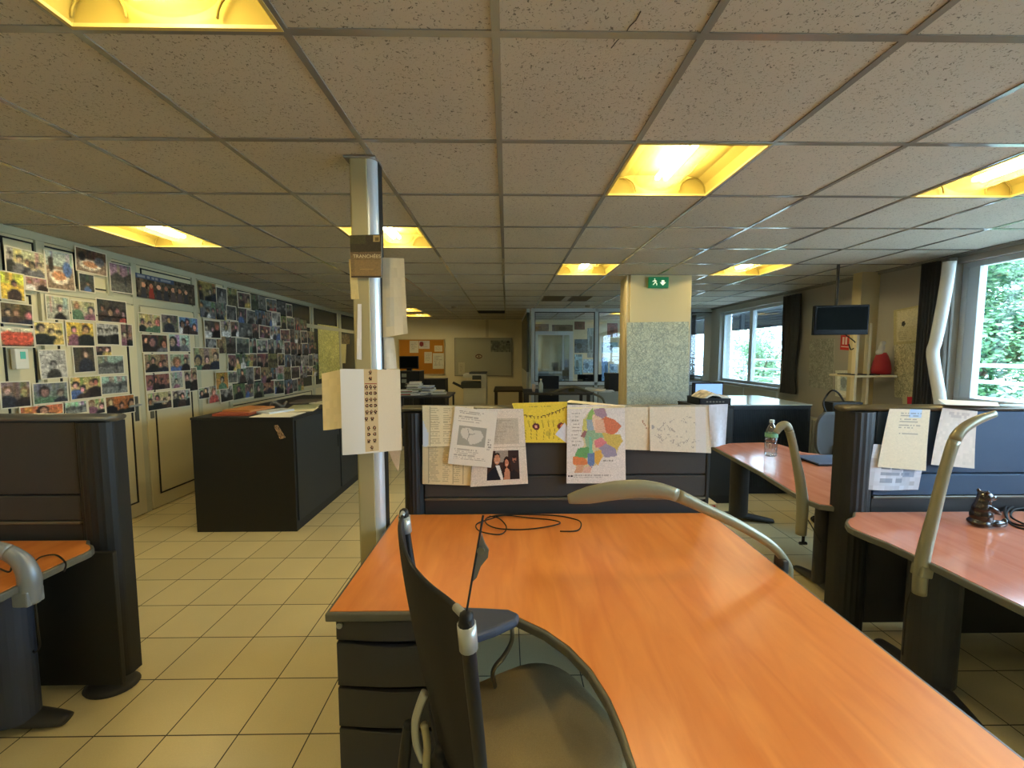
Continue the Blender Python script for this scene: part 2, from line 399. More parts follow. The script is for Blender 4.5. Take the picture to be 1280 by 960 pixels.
for a, b in ((2, 43), (50, 93), (99, 132), (138, 165), (174, 240)): outline(bm, wy(a, 325), wy(b, 325), 2.14, 2.42)
for a, b in ((2, 42),): outline(bm, wy(a), wy(b), .1, 2.02)
outline(bm, wy(285), wy(387), .1, .9)
box(bm, XL, XL+.004, wy(243), wy(244)+.015, .02, 2.05)
struct(fin(bm, 'wall_left_trim', M_GASK))
def door(n, a, b, hand):
    y0, y1 = wy(a), wy(b)
    d = SB('door_%d' % n, M_DOOR, XL, XL+.03, y0, y1, .01, 2.04, bevel=.003)
    bm = bmesh.new(); outline(bm, y0+.09, y1-.09, .14, 1.92, .014, .006, XL+.03); struct(fin(bm, 'door_%d_panel_trim' % n, M_GASK, d))
    hy = y0+.05 if hand < 0 else y1-.05
    bm = bmesh.new(); box(bm, XL+.03, XL+.04, hy-.02, hy+.02, .93, 1.17); o = fin(bm, 'handle_plate', M_RAIL, d, bevel=.004); o['kind'] = 'structure'
    bm = bmesh.new(); sweep(bm, smoothpts([(XL+.04, hy, 1.09), (XL+.075, hy, 1.09), (XL+.085, hy-.02*hand, 1.09), (XL+.085, hy-.13*hand, 1.088)]), .009, 8)
    o = fin(bm, 'door_handle', M_SILVER, d, smooth=True); o['kind'] = 'structure'
door(1, 50, 166, 1); door(2, 174, 240, -1)
for k, (a, b) in enumerate(((286, 387), (393, 421), (427, 447))):
    SB('window_%d' % (4+k), M_DGLASS, XL, XL+.008, wy(a), min(wy(b), YB-.05), 1.0, 2.43)
    bm = bmesh.new(); outline(bm, wy(a), min(wy(b), YB-.05), 1.0, 2.43, .02, .012); struct(fin(bm, 'window_%d_gasket_frame' % (4+k), M_GASK))

# glazed office front, its side wall and the run to the window wall
def xo(px): return at(px, 442, Y=YO).x
bm = bmesh.new()
mull = [xo(666), xo(745), xo(800), xo(860), xo(908)]
for x in mull: box(bm, x-.035, x+.035, YO-.03, YO+.03, 0, ZC)
box(bm, mull[0], XR, YO-.03, YO+.03, 2.43, ZC); box(bm, mull[0], XR, YO-.03, YO+.03, .93, 1.0); box(bm, mull[0], XR, YO-.03, YO+.03, 0, .06)
struct(fin(bm, 'partition_office_frame', M_WFRAME, bevel=.003))
bm = bmesh.new()
for a, b in zip(mull[:-1], mull[1:]): 
    for z0, z1 in ((1.0, 2.43), (.06, .93)):
        for r in ((a+.035, a+.05, z0, z1), (b-.05, b-.035, z0, z1), (a+.035, b-.035, z0, z0+.015), (a+.035, b-.035, z1-.015, z1)): box(bm, r[0], r[1], YO-.02, YO+.02, r[2], r[3])
struct(fin(bm, 'partition_office_trim', M_GASK))
SB('partition_office_glass', M_OFFGLASS, mull[0], XR, YO-.003, YO+.003, 1.0, 2.43)
SB('partition_office_panel', mat('pale grey panel', (150, 154, 150), .5), mull[0], XR, YO-.01, YO+.01, .06, .93)
SB('partition_side_panel', mat('grey side panel', (160, 158, 140), .5), XO, XO+.05, YO, YB, 0, 1.2)
SB('partition_side_window', M_DGLASS, XO, XO+.05, YO, YB, 1.2, 2.42)
SB('partition_side_frame', M_WFRAME, XO, XO+.06, YO, YB, 2.42, ZC)

# the square pillar with its conduit
px0 = at(786, 442, Y=4.86).x; px1 = at(862, 442, Y=4.86).x
SB('pillar', mat('pillar paint', (196, 182, 140), .75, noise=.03, nscale=3), px0, px1, 4.86, 5.28, 0, ZC, bevel=.006)
bm = bmesh.new(); box(bm, px0-.035, px0, 4.88, 4.96, 0, ZC); box(bm, px0-.03, px0, 5.02, 5.08, 0, 2.05); 
struct(fin(bm, 'pillar_trim', M_CREAM, bevel=.004))
# pipe stub above whiteboard
SB('trim_1', M_CREAM, at(607, 400, Y=YB).x, at(610.5, 400, Y=YB).x, YB-.03, YB, 2.02, ZC, bevel=.004)

# ------------------------------------------------------------------ outdoors
ROOF = None
struct(B('ground_outside', mat('pale paving outside', (190, 190, 180), .9), None, XR+.3, 40, -25, 40, -.9, -.6))
bm = bmesh.new()
for z in (1.45, 1.27, 1.09): sweep(bm, [(5.25, -4, z), (5.25, 16, z)], .02, 8)
for k in range(11): sweep(bm, [(5.25, -3.6+1.8*k, .0), (5.25, -3.6+1.8*k, 1.45)], .018, 8)
for k in range(60): sweep(bm, [(5.27, 3.9+.03*k*2, .2), (5.27, 3.9+.06*k, 1.05)], .006, 4)
rl = fin(bm, 'balcony_railing', mat('white railing paint', (225, 230, 232), .4), smooth=True)
tag(rl, 'white tubular balcony railing outside the windows', 'railing')
struct(B('balcony_slab', mat('balcony concrete', (170, 170, 165), .9), None, XR+.2, 5.4, -5, 17, -.15, -.02))
LEAF = [mat('leaf green', (84, 132, 84), .5, noise=.35, nscale=3), mat('pale leaf green', (140, 178, 136), .5, noise=.3, nscale=3), mat('dark leaf green', (50, 90, 66), .5, noise=.3, nscale=3)]
def tree(x, y, z0, h, rx, ry, n, label, seed, m):
    rnd = random.Random(seed); t = thing('garden_tree', label, 'tree', (x, y, -.6), 'trees outside the windows')
    bm = bmesh.new(); sweep(bm, smoothpts([(x, y, -.6), (x+.1, y+.1, z0), (x, y, z0+h*.7)]), [.12-.006*i for i in range(13)], 7)
    for k in range(7):
        a = k*.9; sweep(bm, [(x, y, z0+h*.1*k*.5), (x+math.cos(a)*rx*.7, y+math.sin(a)*ry*.7, z0+h*(.2+.1*k))], [.05, .012], 5)
    fin(bm, 'trunk', mat('bark', (92, 76, 60), .9), t, smooth=True)
    bm = bmesh.new(); blobs = [(rnd.uniform(-.6, .6)*rx, rnd.uniform(-.6, .6)*ry, z0+rnd.uniform(.05, .9)*h, rnd.uniform(.35, .6)) for _ in range(22)]
    for _ in range(n):
        bx, by, bz, br = rnd.choice(blobs); d = Vector((rnd.gauss(0, 1), rnd.gauss(0, 1), rnd.gauss(0, 1))).normalized()*(br*rnd.uniform(.7, 1.05))
        p = Vector((x+bx+d.x*rx*.8, y+by+d.y*ry*.8, bz+d.z*.9)); s = rnd.uniform(.028, .06)
        a = Vector((rnd.gauss(0, 1), rnd.gauss(0, 1), rnd.gauss(0, .6))).normalized(); b = a.orthogonal().normalized()
        vs = [bm.verts.new(p+q) for q in (a*-s, b*s*.5, a*s, b*-s*.5)]; bm.faces.new(vs).material_index = rnd.choice((0, 0, 1, 2))
    fin(bm, 'foliage', m, t)
tree(7.9, 6.9, -.2, 4.2, 1.7, 1.9, 52000, 'broad leafy tree filling the large window behind the curtain', 1, LEAF)
tree(11.2, 10.6, -.4, 2.8, 1.6, 1.5, 9000, 'distant leafy tree standing between the two window bands, outside', 2, LEAF)
tree(8.6, 2.6, -.2, 4.4, 1.5, 1.6, 9000, 'leafy tree at the near end of the large window, outside', 3, LEAF)
tree(8.4, 13.6, -.2, 2.6, 1.0, 1.3, 9000, 'pale leafy tree seen through the two-pane window', 4, [LEAF[1], LEAF[0], LEAF[1]])
tree(6.1, 4.9, -.6, 1.5, .6, 1.0, 7000, 'low bush growing just behind the balcony railing', 5, [LEAF[1], LEAF[0], LEAF[2]])
for k, (y0, y1) in enumerate(((6.3, 8.1), (8.8, 11.0))):
    bm = bmesh.new(); 
    for j in range(8): obox(bm, (XR+.40, (y0+y1)/2, 2.36-.042*j), (.012, y1-y0+.6, .046), 0, 0, .3)
    for yy in (y0+.02, y1-.02): box(bm, XR+.22, XR+.56, yy-.012, yy+.012, 2.3, 2.33)
    o = fin(bm, 'roller_shutter', mat('dark shutter slats', (52, 62, 70), .5)); tag(o, ['dark slatted sun shutter half lowered outside the two-pane window', 'dark slatted sun shutter outside the glazed office window'][k], 'shutter')

# ================================================================== CEILING THINGS
M_TUBE = mat('fluorescent tube', (255, 250, 225), .5, emit=(255, 235, 180), estr=165)
M_REFL = mat('yellowed reflector', (150, 134, 66), .5, spec=.1)
def basket_mat():
    m = bpy.data.materials.new('perforated diffuser'); m.use_nodes = True; nt = m.node_tree
    for x in list(nt.nodes): nt.nodes.remove(x)
    o = nt.nodes.new('ShaderNodeOutputMaterial'); t = nt.nodes.new('ShaderNodeBsdfTransparent'); d = nt.nodes.new('ShaderNodeBsdfTranslucent'); e = nt.nodes.new('ShaderNodeBsdfDiffuse')
    d.inputs['Color'].default_value = lin((104, 94, 64))+(1,); e.inputs['Color'].default_value = lin((112, 100, 66))+(1,)
    a = nt.nodes.new('ShaderNodeMixShader'); a.inputs[0].default_value = .5; nt.links.new(d.outputs[0], a.inputs[1]); nt.links.new(e.outputs[0], a.inputs[2])
    b = nt.nodes.new('ShaderNodeMixShader'); b.inputs[0].default_value = .5
    nt.links.new(t.outputs[0], b.inputs[1]); nt.links.new(a.outputs[0], b.inputs[2]); nt.links.new(b.outputs[0], o.inputs['Surface'])
    return m
M_BASKET = basket_mat()
LL = ['square yellow ceiling light cut by the top of the photo, nearest of all',
 'square yellow ceiling light hanging over the main desk, before the pillar', 'square ceiling light beside the large window, cut by the side of the photo',
 'ceiling light by the photo-covered wall, above the double doors', 'ceiling light partly hidden behind the metal pole with the dark sign',
 'small-looking ceiling light just before the square pillar, over the glazed office side', 'ceiling light between the pillar and the wall television',
 'ceiling light deep in the room by the cork board, nearer of two', 'ceiling light deep in the room by the cork board, closest to the back wall',
 'ceiling light behind the photographer, over the main aisle', 'ceiling light behind the photographer by the photo wall', 'ceiling light behind the photographer by the windows', 'ceiling light inside the glazed office']
protoL = None
def light_at(x0, y0, label):
    cx, cy = x0+.3, y0+.3; z = ZC
    t = thing('ceiling_light', label, 'ceiling light', (cx, cy, z), 'square fluorescent ceiling lights')
    bm = bmesh.new(); a, b = .297, .285
    for r in ((-a, a, -a, -b), (-a, a, b, a), (-a, -b, -b, b), (b, a, -b, b)): box(bm, cx+r[0], cx+r[1], cy+r[2], cy+r[3], z-.006, z+.004)
    fin(bm, 'frame', mat('light frame', (190, 170, 100), .5), t)
    bm = bmesh.new(); prof = [(-.285, .0), (-.275, .05), (-.24, .085), (-.18, .1), (-.1, .105), (.0, .105), (.1, .105), (.18, .1), (.24, .085), (.275, .05), (.285, .0)]
    ra = [[bm.verts.new((cx+px, yy, z+pz+.004)) for px, pz in prof] for yy in (cy-.29, cy+.29)]
    for i in range(len(prof)-1): bm.faces.new((ra[0][i], ra[0][i+1], ra[1][i+1], ra[1][i]))
    for r in ra: bm.faces.new(r)
    o = fin(bm, 'reflector', M_REFL, t); 
    bm = bmesh.new()   # arched end baffles
    for sy in (-1, 1):
        for sx in (-1, 1):
            n = 10; ar = [(cx+sx*(.20+.075*math.cos(PI*k/n)), cy+sy*(.275), z+.012+.075*math.sin(PI*k/n)) for k in range(n+1)]
            sweep(bm, ar, .004, 5); fin(bm, 'end_baffle', M_REFL, t, smooth=True); bm = bmesh.new()
    bm = bmesh.new(); n = 12; w = .14
    prof = [(w*math.cos(PI+PI*k/n), .05+.072*math.sin(PI+PI*k/n)) for k in range(n+1)]
    rr = [[bm.verts.new((cx+px, yy, z+pz+.035)) for px, pz in prof] for yy in (cy-.275, cy+.275)]
    for i in range(n): bm.faces.new((rr[0][i], rr[0][i+1], rr[1][i+1], rr[1][i]))
    fin(bm, 'diffuser', M_BASKET, t, smooth=True)
    for sx in (-.024, .024):
        bm = bmesh.new(); sweep(bm, [(cx+sx, cy-.21, z+.062), (cx+sx, cy+.21, z+.062)], .013, 10); fin(bm, 'tube', M_TUBE, t, smooth=True)
    return t
def copy_tree(o, parent=None):
    c = o.copy(); C.objects.link(c); c.parent = parent
    for ch in list(o.children): copy_tree(ch, c)
    return c
for k, (x, y) in enumerate(LIGHTS):
    if k == 0: protoL = light_at(x, y, LL[0])
    else:
        c = copy_tree(protoL); c.location = (x+.3, y+.3, ZC); c['label'] = LL[k]
        if k == 0: pass
M_VENT = mat('brown grey vent', (96, 88, 74), .6)
vv = [(.57, 6.65, 'nearer'), (1.17, 6.65, 'n')]
def vent(x0, x1, y0, y1, label, m):
    t = thing('ceiling_vent', label, 'air vent', ((x0+x1)/2, (y0+y1)/2, ZC), 'ceiling air vents')
    bm = bmesh.new(); box(bm, x0+.03, x1-.03, y0+.03, y1-.03, ZC-.008, ZC+.001); fin(bm, 'backing', M_GASK if m is M_GASK else m, t)
    bm = bmesh.new()
    for i in range(8):
        y = y0+.05+(y1-y0-.1)*i/7; obox(bm, ((x0+x1)/2, y, ZC-.012), (x1-x0-.08, .01, .012), 0, .5)
    fin(bm, 'slat', m, t)
vent(.57, .98, 6.6, 7.2, 'brownish square ceiling vent over the glazed office front, beside the cork board aisle', M_VENT)
vent(1.02, 1.42, 6.6, 7.2, 'brownish square ceiling vent over the glazed office front, closer to the pillar', M_VENT)
vent(-.66, .0, 8.85, 9.35, 'dark linear ceiling vent above the whiteboard', M_GASK)
p = at(568, 383, z=ZC)
bm = bmesh.new(); lathe(bm, (p.x, p.y, ZC-.045), [(.03, 0), (.055, .01), (.06, .035), (.06, .045)]); tag(fin(bm, 'smoke_detector', mat('detector plastic', (150, 142, 126), .5), smooth=True), 'small round smoke detector on the ceiling before the back wall', 'smoke detector')
p = at(735, 382, z=ZC)
bm = bmesh.new(); lathe(bm, (p.x, p.y, ZC-.04), [(.03, 0), (.055, .01), (.06, .03), (.06, .04)]); tag(fin(bm, 'smoke_detector', MATS['detector plastic'], smooth=True), 'small round smoke detector on the ceiling by the glazed office front', 'smoke detector')

# exit sign on the pillar
t = thing('exit_sign', 'green emergency exit sign at the top of the square pillar', 'exit sign', (at(822, 353, Y=4.86).x, 4.85, 2.44))
a = at(811, 346.5, Y=4.84); b = at(835, 360, Y=4.84)
B('housing', mat('exit green', (14, 92, 56), .5, emit=(20, 140, 80), estr=.25), t, a.x, b.x, 4.82, 4.86, b.z, a.z, bevel=.003)
cx, cz = (a.x+b.x)/2, (a.z+b.z)/2
bm = bmesh.new()
for P in (((-.02, -.03), (.02, -.03), (.02, 0), (.045, 0), (0, .045), (-.045, 0), (-.02, 0)),):
    vs = [bm.verts.new((cx+.045+u*.8, 4.817, cz-v*.8)) for u, v in P]; f = bm.faces.new(vs)
    r = bmesh.ops.extrude_face_region(bm, geom=[f]); bmesh.ops.translate(bm, verts=[v for v in r['geom'] if isinstance(v, bmesh.types.BMVert)], vec=(0, .003, 0))
# running figure
for s, e in (((-.05, .03), (-.045, -.002)), ((-.045, 0), (-.07, -.03)), ((-.045, 0), (-.025, -.015)), ((-.025, -.015), (-.028, -.035)), ((-.05, .022), (-.075, .008)), ((-.05, .022), (-.028, .01))):
    sweep(bm, [(cx+s[0], 4.818, cz+s[1]), (cx+e[0], 4.818, cz+e[1])], .005, 5)
lathe(bm, (cx-.052, 4.818, cz+.036), [(.004, 0), (.007, .003), (.004, .008)], 8)
fin(bm, 'pictogram', mat('exit white', (240, 244, 220), .5, emit=(240, 240, 200), estr=.6), t)

# ================================================================== METAL POLE with sheets
PX0, PX1, PY = -.735, -.612, 1.99
t = thing('service_pole', 'square aluminium service pole standing between floor and ceiling beside the desk', 'pole', ((PX0+PX1)/2, PY+.05, 0))
bm = bmesh.new(); prism(bm, [(PX0, PY+.01), (PX0+.01, PY), (PX0+.080, PY), (PX0+.082, PY+.004), (PX0+.082, PY+.1), (PX0, PY+.1)], 0, ZC-.005); fin(bm, 'profile', M_ALU, t)
bm = bmesh.new(); prism(bm, [(PX0+.083+.040*math.sin(k*PI/2/8), PY+.04-.036*math.cos(k*PI/2/8)) for k in range(9)]+[(PX1, PY+.1), (PX0+.083, PY+.1)], 0, ZC-.005); fin(bm, 'cover', M_ALUB, t, smooth=False)
B('seam', M_GASK, t, PX1-.004, PX1+.002, PY+.04, PY+.1, 0, ZC-.005)
bm = bmesh.new(); box(bm, PX0-.02, PX1+.004, PY-.012, PY+.115, ZC-.012, ZC-.003); fin(bm, 'collar', M_GRID, t)
def sheet(name, px, canvas, label, Y=None, z=None, X=None, curl=0, wave=0, ph=0, cat='paper sheet', group=None, axis=(0, -1, 0), **k):
    kw = {kk: v for kk, v in (('Y', Y), ('z', z), ('X', X)) if v is not None}
    o = printed(name, canvas, quadpos(pxquad(px, **kw), curl, axis, wave, ph), **k); return tag(o, label, cat, group)
# dark card sign
cv = Canvas(34, 48, (120, 98, 66)).rect(0, 0, 1, .40, (52, 44, 30)).rect(0, .0, .5, .2, (62, 58, 36)).rect(0, .40, 1, .48, (104, 84, 62)).noise(.06)
cv.rect(.74, .03, .95, .17, (176, 150, 96)).rect(.79, .06, .90, .14, (110, 90, 50)); cv.rect(.3, .80, .75, .82, (160, 132, 84)); cv.rect(.12, .58, .97, .97, (150, 122, 78), .45); cv.rect(.0, .96, 1, 1, (60, 48, 34))
t = thing('pole_sign', 'brown and dark card sign with pale lettering wrapped on the metal pole', 'sign', at(457, 320, Y=PY-.02))
printed('card', cv, quadpos(pxquad([(437, 294), (477, 293), (476.5, 347), (439, 347)], Y=PY-.02)), t, thick=.003)
fc = bpy.data.curves.new('lettering', 'FONT'); fc.body = 'TRANCHÉES'; fc.size = .0225; fc.extrude = .0008; fc.align_x = 'CENTER'; fc.align_y = 'CENTER'; fc.space_character = 1.05
fo = bpy.data.objects.new('lettering', fc); C.objects.link(fo); fo.parent = t; fo.rotation_euler = (PI/2, 0, 0)
fo.location = at(458.5, 320.5, Y=PY-.0225)-t.location; fc.materials.append(mat('pale lettering', (206, 188, 150), .6))
dg = bpy.context.evaluated_depsgraph_get(); dg.update(); lm = bpy.data.meshes.new_from_object(fo.evaluated_get(dg)); lo = bpy.data.objects.new('printed_word', lm); C.objects.link(lo); lo.parent = t; lo.location = fo.location; lo.rotation_euler = fo.rotation_euler; bpy.data.objects.remove(fo)
def blank(nx=6, ny=8, c=(226, 216, 190), n=.015): return Canvas(nx, ny, c).noise(n)
cv = Canvas(76, 102, (226, 224, 222)).noise(.008); cv.rect(0, 0, .40, 1, (226, 228, 234)); cv.rect(.62, 0, 1, 1, (226, 212, 186), .6)
cv.rect(.39, 0, .62, .985, (206, 186, 150))
rows = [(1, .035), (1, .105)]+[(3, .21+.074*i) for i in range(5)]+[(2, .585), (2, .70), (2, .775), (2, .85), (1, .935)]
for n, v in rows:
    for q in range(n):
        u = .505+(q-(n-1)/2)*(.068 if n == 3 else .1) + (-.035 if (n == 2 and v < .6) else 0)
        cv.ell(u, v, .027, .021, (60, 38, 30)); cv.ell(u, v-.003, .011, .009, (196, 150, 120)); cv.rect(u-.025, v+.026, u+.025, v+.031, (120, 90, 70), .6)
cv.rect(.41, .165, .60, .172, (150, 60, 50)); cv.rect(.41, .652, .60, .66, (180, 50, 44))
sheet('portrait_chart', [(425, 461), (500, 462), (502, 563), (428, 569)], cv, 'long white sheet with a strip of round portraits taped to the metal pole', Y=1.93, wave=.006, cat='paper sheet')
sheet('paper_sheet', [(402, 467), (430, 461), (431, 535), (404, 538)], blank(c=(224, 206, 160)), 'blank cream sheet behind the portrait strip sheet on the metal pole', Y=1.975, wave=.006)
sheet('paper_sheet', [(478, 322), (505, 323), (509, 417), (478, 422)], blank(c=(196, 184, 156)).rect(.1, .5, .5, .9, (170, 168, 160), .5), 'tall bare sheet hanging high on the window side of the metal pole', Y=2.04, wave=.008)
sheet('paper_sheet', [(478, 421), (492, 422), (496, 461), (478, 461)], blank(c=(206, 200, 184)), 'narrow sheet on the metal pole just above the portrait strip sheet', Y=2.05, wave=.005)
sheet('paper_sheet', [(436, 324), (445, 324), (449, 374), (439, 374)], blank(c=(206, 188, 132)), 'yellowed strip peeking out behind the dark card sign on the pole', Y=1.985)
sheet('paper_sheet', [(447, 380), (452, 380), (452, 450), (446, 449)], blank(c=(224, 222, 226)), 'white curled strip along the photo-wall side of the metal pole', Y=1.985)
sheet('paper_sheet', [(484, 560), (501, 562), (498, 590), (490, 575)], blank(c=(200, 180, 150)), 'torn paper corner below the portrait strip sheet on the pole', Y=2.0)

# ================================================================== DIVIDER SCREENS
def divider(label, x0, x1, y, ptop=1.30, side=-1, mpanel=M_SCREEN, posts=True, foot=False, pw=.11):
    """side -1: ribbed end post at x0; +1: at x1"""
    t = thing('divider_screen', label, 'desk divider', ((x0+x1)/2, y, 0), 'charcoal desk dividers')
    th = .035; a, b = (x0+pw, x1-.02) if side < 0 else (x0+.02, x1-pw)
    B('upper_panel', mpanel, t, a, b, y-th, y+th, .925, ptop-.035, bevel=.006)
    B('middle_panel', mpanel, t, a, b, y-th, y+th, .80, .918, bevel=.006)
    B('lower_panel', M_DARK, t, a, b, y-th+.006, y+th-.006, .06, .782, bevel=.004)
    B('cable_rail', M_RAIL, t, a, b, y-th-.006, y+th, .783, .797, bevel=.003)
    bm = bmesh.new()
    sweep(bm, [(x0-.005, y, ptop-.018), (x1+.005, y, ptop-.018)], [(.018, .05)]*2, 16, up=(0, 1, 0)); fin(bm, 'top_rail', M_RAIL, t, smooth=True)
    c0, c1 = (x0, x0+pw) if side < 0 else (x1-pw, x1); bm = bmesh.new(); n = 18; P = []
    for k in range(n+1):
        a_ = PI*k/n; r = 1+.05*(k % 2)
        P.append(((c0+c1)/2 - side*-1*0 + (pw/2)*math.cos(a_)*1.0, y-.01-.055*math.sin(a_)*r))
    P += [(c0, y+.045), (c1, y+.045)]
    prism(bm, P, .02, ptop-.035); fin(bm, 'end_post', M_BLACK, t)
    if foot:
        bm = bmesh.new(); fx = (c0+c1)/2+.03; lathe(bm, (0, 0, 0), [(.11, 0), (.115, .008), (.09, .022), (.03, .03)], 28)
        bmesh.ops.scale(bm, vec=(1, .75, 1), verts=bm.verts); bmesh.ops.translate(bm, vec=(fx, y-.06, 0), verts=bm.verts); fin(bm, 'foot', M_DARK, t, smooth=True)
    oc0, oc1 = (x1-.02, x1) if side < 0 else (x0, x0+.02)
    B('end_trim', M_BLACK, t, oc0, oc1, y-th-.003, y+th+.003, .02, ptop-.03, bevel=.004)
    return t
DY = 2.215
xa, xb = at(504, 560, Y=2.18).x, at(888, 560, Y=2.18).x
divider('charcoal desk divider behind the main orange desk, hung with papers and a coloured map', xa, xb, DY)
xc = at(1056, 560, Y=2.18).x
divider('charcoal desk divider with blue daylight in its colour behind the reddish desk by the window, hung with two papers', xc, 3.85, DY, mpanel=M_SCREENR, pw=.17)
divider('charcoal desk divider near the photo wall with a ribbed end post and oval foot', XL+.06, at(150, 700, Y=1.9).x, 1.93, side=1, foot=True, pw=.16)
# small red and white box below the main divider's end
bm = bmesh.new(); q = at(884, 640, z=.0); 
# ================================================================== DESKS
def desk(name, label, poly, z=.72, m=M_ORANGE, th=.028):
    cx = sum(p[0] for p in poly)/len(poly); cy = sum(p[1] for p in poly)/len(poly)
    t = thing('office_desk', label, 'desk', (cx, cy, 0), 'office desks')
    bm = bmesh.new(); prism(bm, [tuple(p[:2]) for p in poly], z-th, z); fin(bm, 'desktop', m, t)
    bm = bmesh.new(); prism(bm, offset([tuple(p[:2]) for p in poly], .012), z-th-.004, z-.002)
    fin(bm, 'edge_band', M_EDGE, t, bevel=.006, seg=3, angle=50)
    return t
def column_leg(t, x, y, r=.10, top=.69, foot=(.0, .0), fl=.3, ang=0, m=M_DARK):
    bm = bmesh.new(); P = [(x+r*math.cos(a)*.95, y+r*.7*math.sin(a)) for a in [2*PI*k/24 for k in range(24)]]
    prism(bm, P, .05, top); lg = fin(bm, 'leg', m, t, smooth=False)
    bm = bmesh.new(); d = Vector((math.cos(ang), math.sin(ang), 0)); c = Vector((x, y, 0))
    pts = [c-d*fl+Vector((0, 0, .016)), c-d*fl*.6+Vector((0, 0, .03)), c+Vector((0, 0, .05)), c+d*fl*.6+Vector((0, 0, .03)), c+d*fl+Vector((0, 0, .016))]
    sweep(bm, smoothpts(pts, 4), [(.03+.02*math.sin(PI*k/16), .016+.012*math.sin(PI*k/16)) for k in range(17)], 12, up=(0, 0, 1)); fin(bm, 'foot', M_DARK, lg, smooth=True)
    return lg
curve = [at(a, b, z=.72) for a, b in ((650, 772), (682, 787), (712, 808), (740, 837), (764, 875), (781, 915), (796, 960))]
XD1 = 1.095; XD0 = at(412, 764, z=.72).x; YF = at(412, 764, z=.72).y; DB = 2.143
poly = [(XD0, YF), (curve[0].x-.05, YF)]+[(p.x, p.y) for p in curve]+[(.30, .6), (.31, .15), (XD1, .15), (XD1, DB), (XD0+.012, DB)]
td = desk('d', 'large L-shaped desk with a bright orange wood top and drawers, nearest the camera', poly)
column_leg(td, .72, .5, ang=PI/2); column_leg(td, .95, 1.85, ang=PI/2, fl=.2)
B('modesty_panel', M_BLACK, td, XD0+.45, XD1-.1, DB-.06, DB-.04, .2, .69, bevel=.003)
# drawer pedestal
t = thing('drawer_pedestal', 'charcoal four-drawer pedestal under the main desk with a small lock', 'drawer unit', (XD0+.24, YF+.32, 0))
dx0, dx1, dy0 = XD0+.01, XD0+.44, YF+.02
B('carcass', M_BLACK, t, dx0, dx1, dy0+.02, dy0+.6, .03, .682, bevel=.004)
zs = [.682, .60, .435, .285, .05]
for k in range(4):
    z1, z0 = zs[k], zs[k+1]+.004; bm = bmesh.new(); n = 16
    def top(u, e): return e-.010*math.sin(PI*min(1, max(0, (u-.15)/.7)))*0 - .012*math.sin(PI*u)**2*(1 if k else 0)
    fr = [bm.verts.new((dx0+(dx1-dx0)*i/n, dy0-.012*math.sin(PI*i/n), z1-.006-(.010*math.cos(2*PI*i/n)-.010 if k else 0)*-.5)) for i in range(n+1)]
    fb = [bm.verts.new((dx0+(dx1-dx0)*i/n, dy0-.012*math.sin(PI*i/n), z0)) for i in range(n+1)]
    for i in range(n): bm.faces.new((fb[i], fb[i+1], fr[i+1], fr[i]))
    r = bmesh.ops.extrude_face_region(bm, geom=bm.faces[:]); bmesh.ops.translate(bm, verts=[v for v in r['geom'] if isinstance(v, bmesh.types.BMVert)], vec=(0, .02, 0))
    bmesh.ops.recalc_face_normals(bm, faces=bm.faces)
    dr = fin(bm, 'drawer', M_DARK, t, bevel=.003)
    if k == 0:
        bm = bmesh.new(); lk = at(425, 781, Y=dy0-.002); sweep(bm, [(lk.x, dy0-.010, lk.z), (lk.x, dy0+.005, lk.z)], .010, 14); sweep(bm, [(lk.x, dy0-.012, lk.z), (lk.x, dy0-.008, lk.z)], .004, 8); fin(bm, 'lock', M_SILVER, dr, smooth=False)
for a in ((.04, .06), (.39, .06), (.04, .54), (.39, .54)):
    bm = bmesh.new(); sweep(bm, [(dx0+a[0]-.012, dy0+a[1], .02), (dx0+a[0]+.012, dy0+a[1], .02)], .02, 12); fin(bm, 'caster', M_PLAST, t, smooth=True)

# reddish window-side desk
R1 = [at(*p, z=.72) for p in ((1080, 645), (1069, 646), (1062, 649), (1060, 653), (1063, 658), (1070, 662), (1082, 667), (1110, 678), (1145, 694), (1180, 710), (1215, 727), (1280, 758))]
poly = [(R1[0].x, DB)]+[(p.x, p.y) for p in R1[1:]]+[(1.80, .9), (1.95, .55), (2.4, .5), (3.75, .5), (3.75, DB)]
t1 = desk('d', 'reddish wooden desk beside the large window, with a bear figurine on it', poly, m=M_RED)
column_leg(t1, at(1146, 800, Y=1.86).x, 1.8, r=.115, ang=PI/2*.9, fl=.3); column_leg(t1, 3.4, 1.2, ang=PI/2)
B('modesty_panel', M_BLACK, t1, 2.25, 3.7, DB-.08, DB-.06, .08, .69, bevel=.003)
# desk behind, seen between the dividers
R2 = [at(*p, z=.72) for p in ((892, 558), (952, 590), (993, 615), (1009, 624), (1025, 630), (1047, 633))]
U2 = [at(*p, z=.72) for p in ((1002, 565), (988, 559.5), (974, 555.5), (952, 553), (913, 554))]
poly = [(p.x, p.y) for p in R2]+[(3.3, 2.33), (3.3, 3.2), (2.85, 3.3)]+[(p.x, p.y) for p in U2]
t2 = desk('d', 'reddish curved desk carrying the water bottle, beyond the window-side divider', poly, m=M_RED)
lg = at(920, 648, z=0); column_leg(t2, lg.x, lg.y-.03, r=.09, ang=-.25, fl=.3)
lg = at(1040, 740, z=0); column_leg(t2, at(1041, 700, Y=2.55).x, 2.62, r=.075, ang=PI/2, fl=.25)
column_leg(t2, 3.1, 2.8, ang=PI/2)
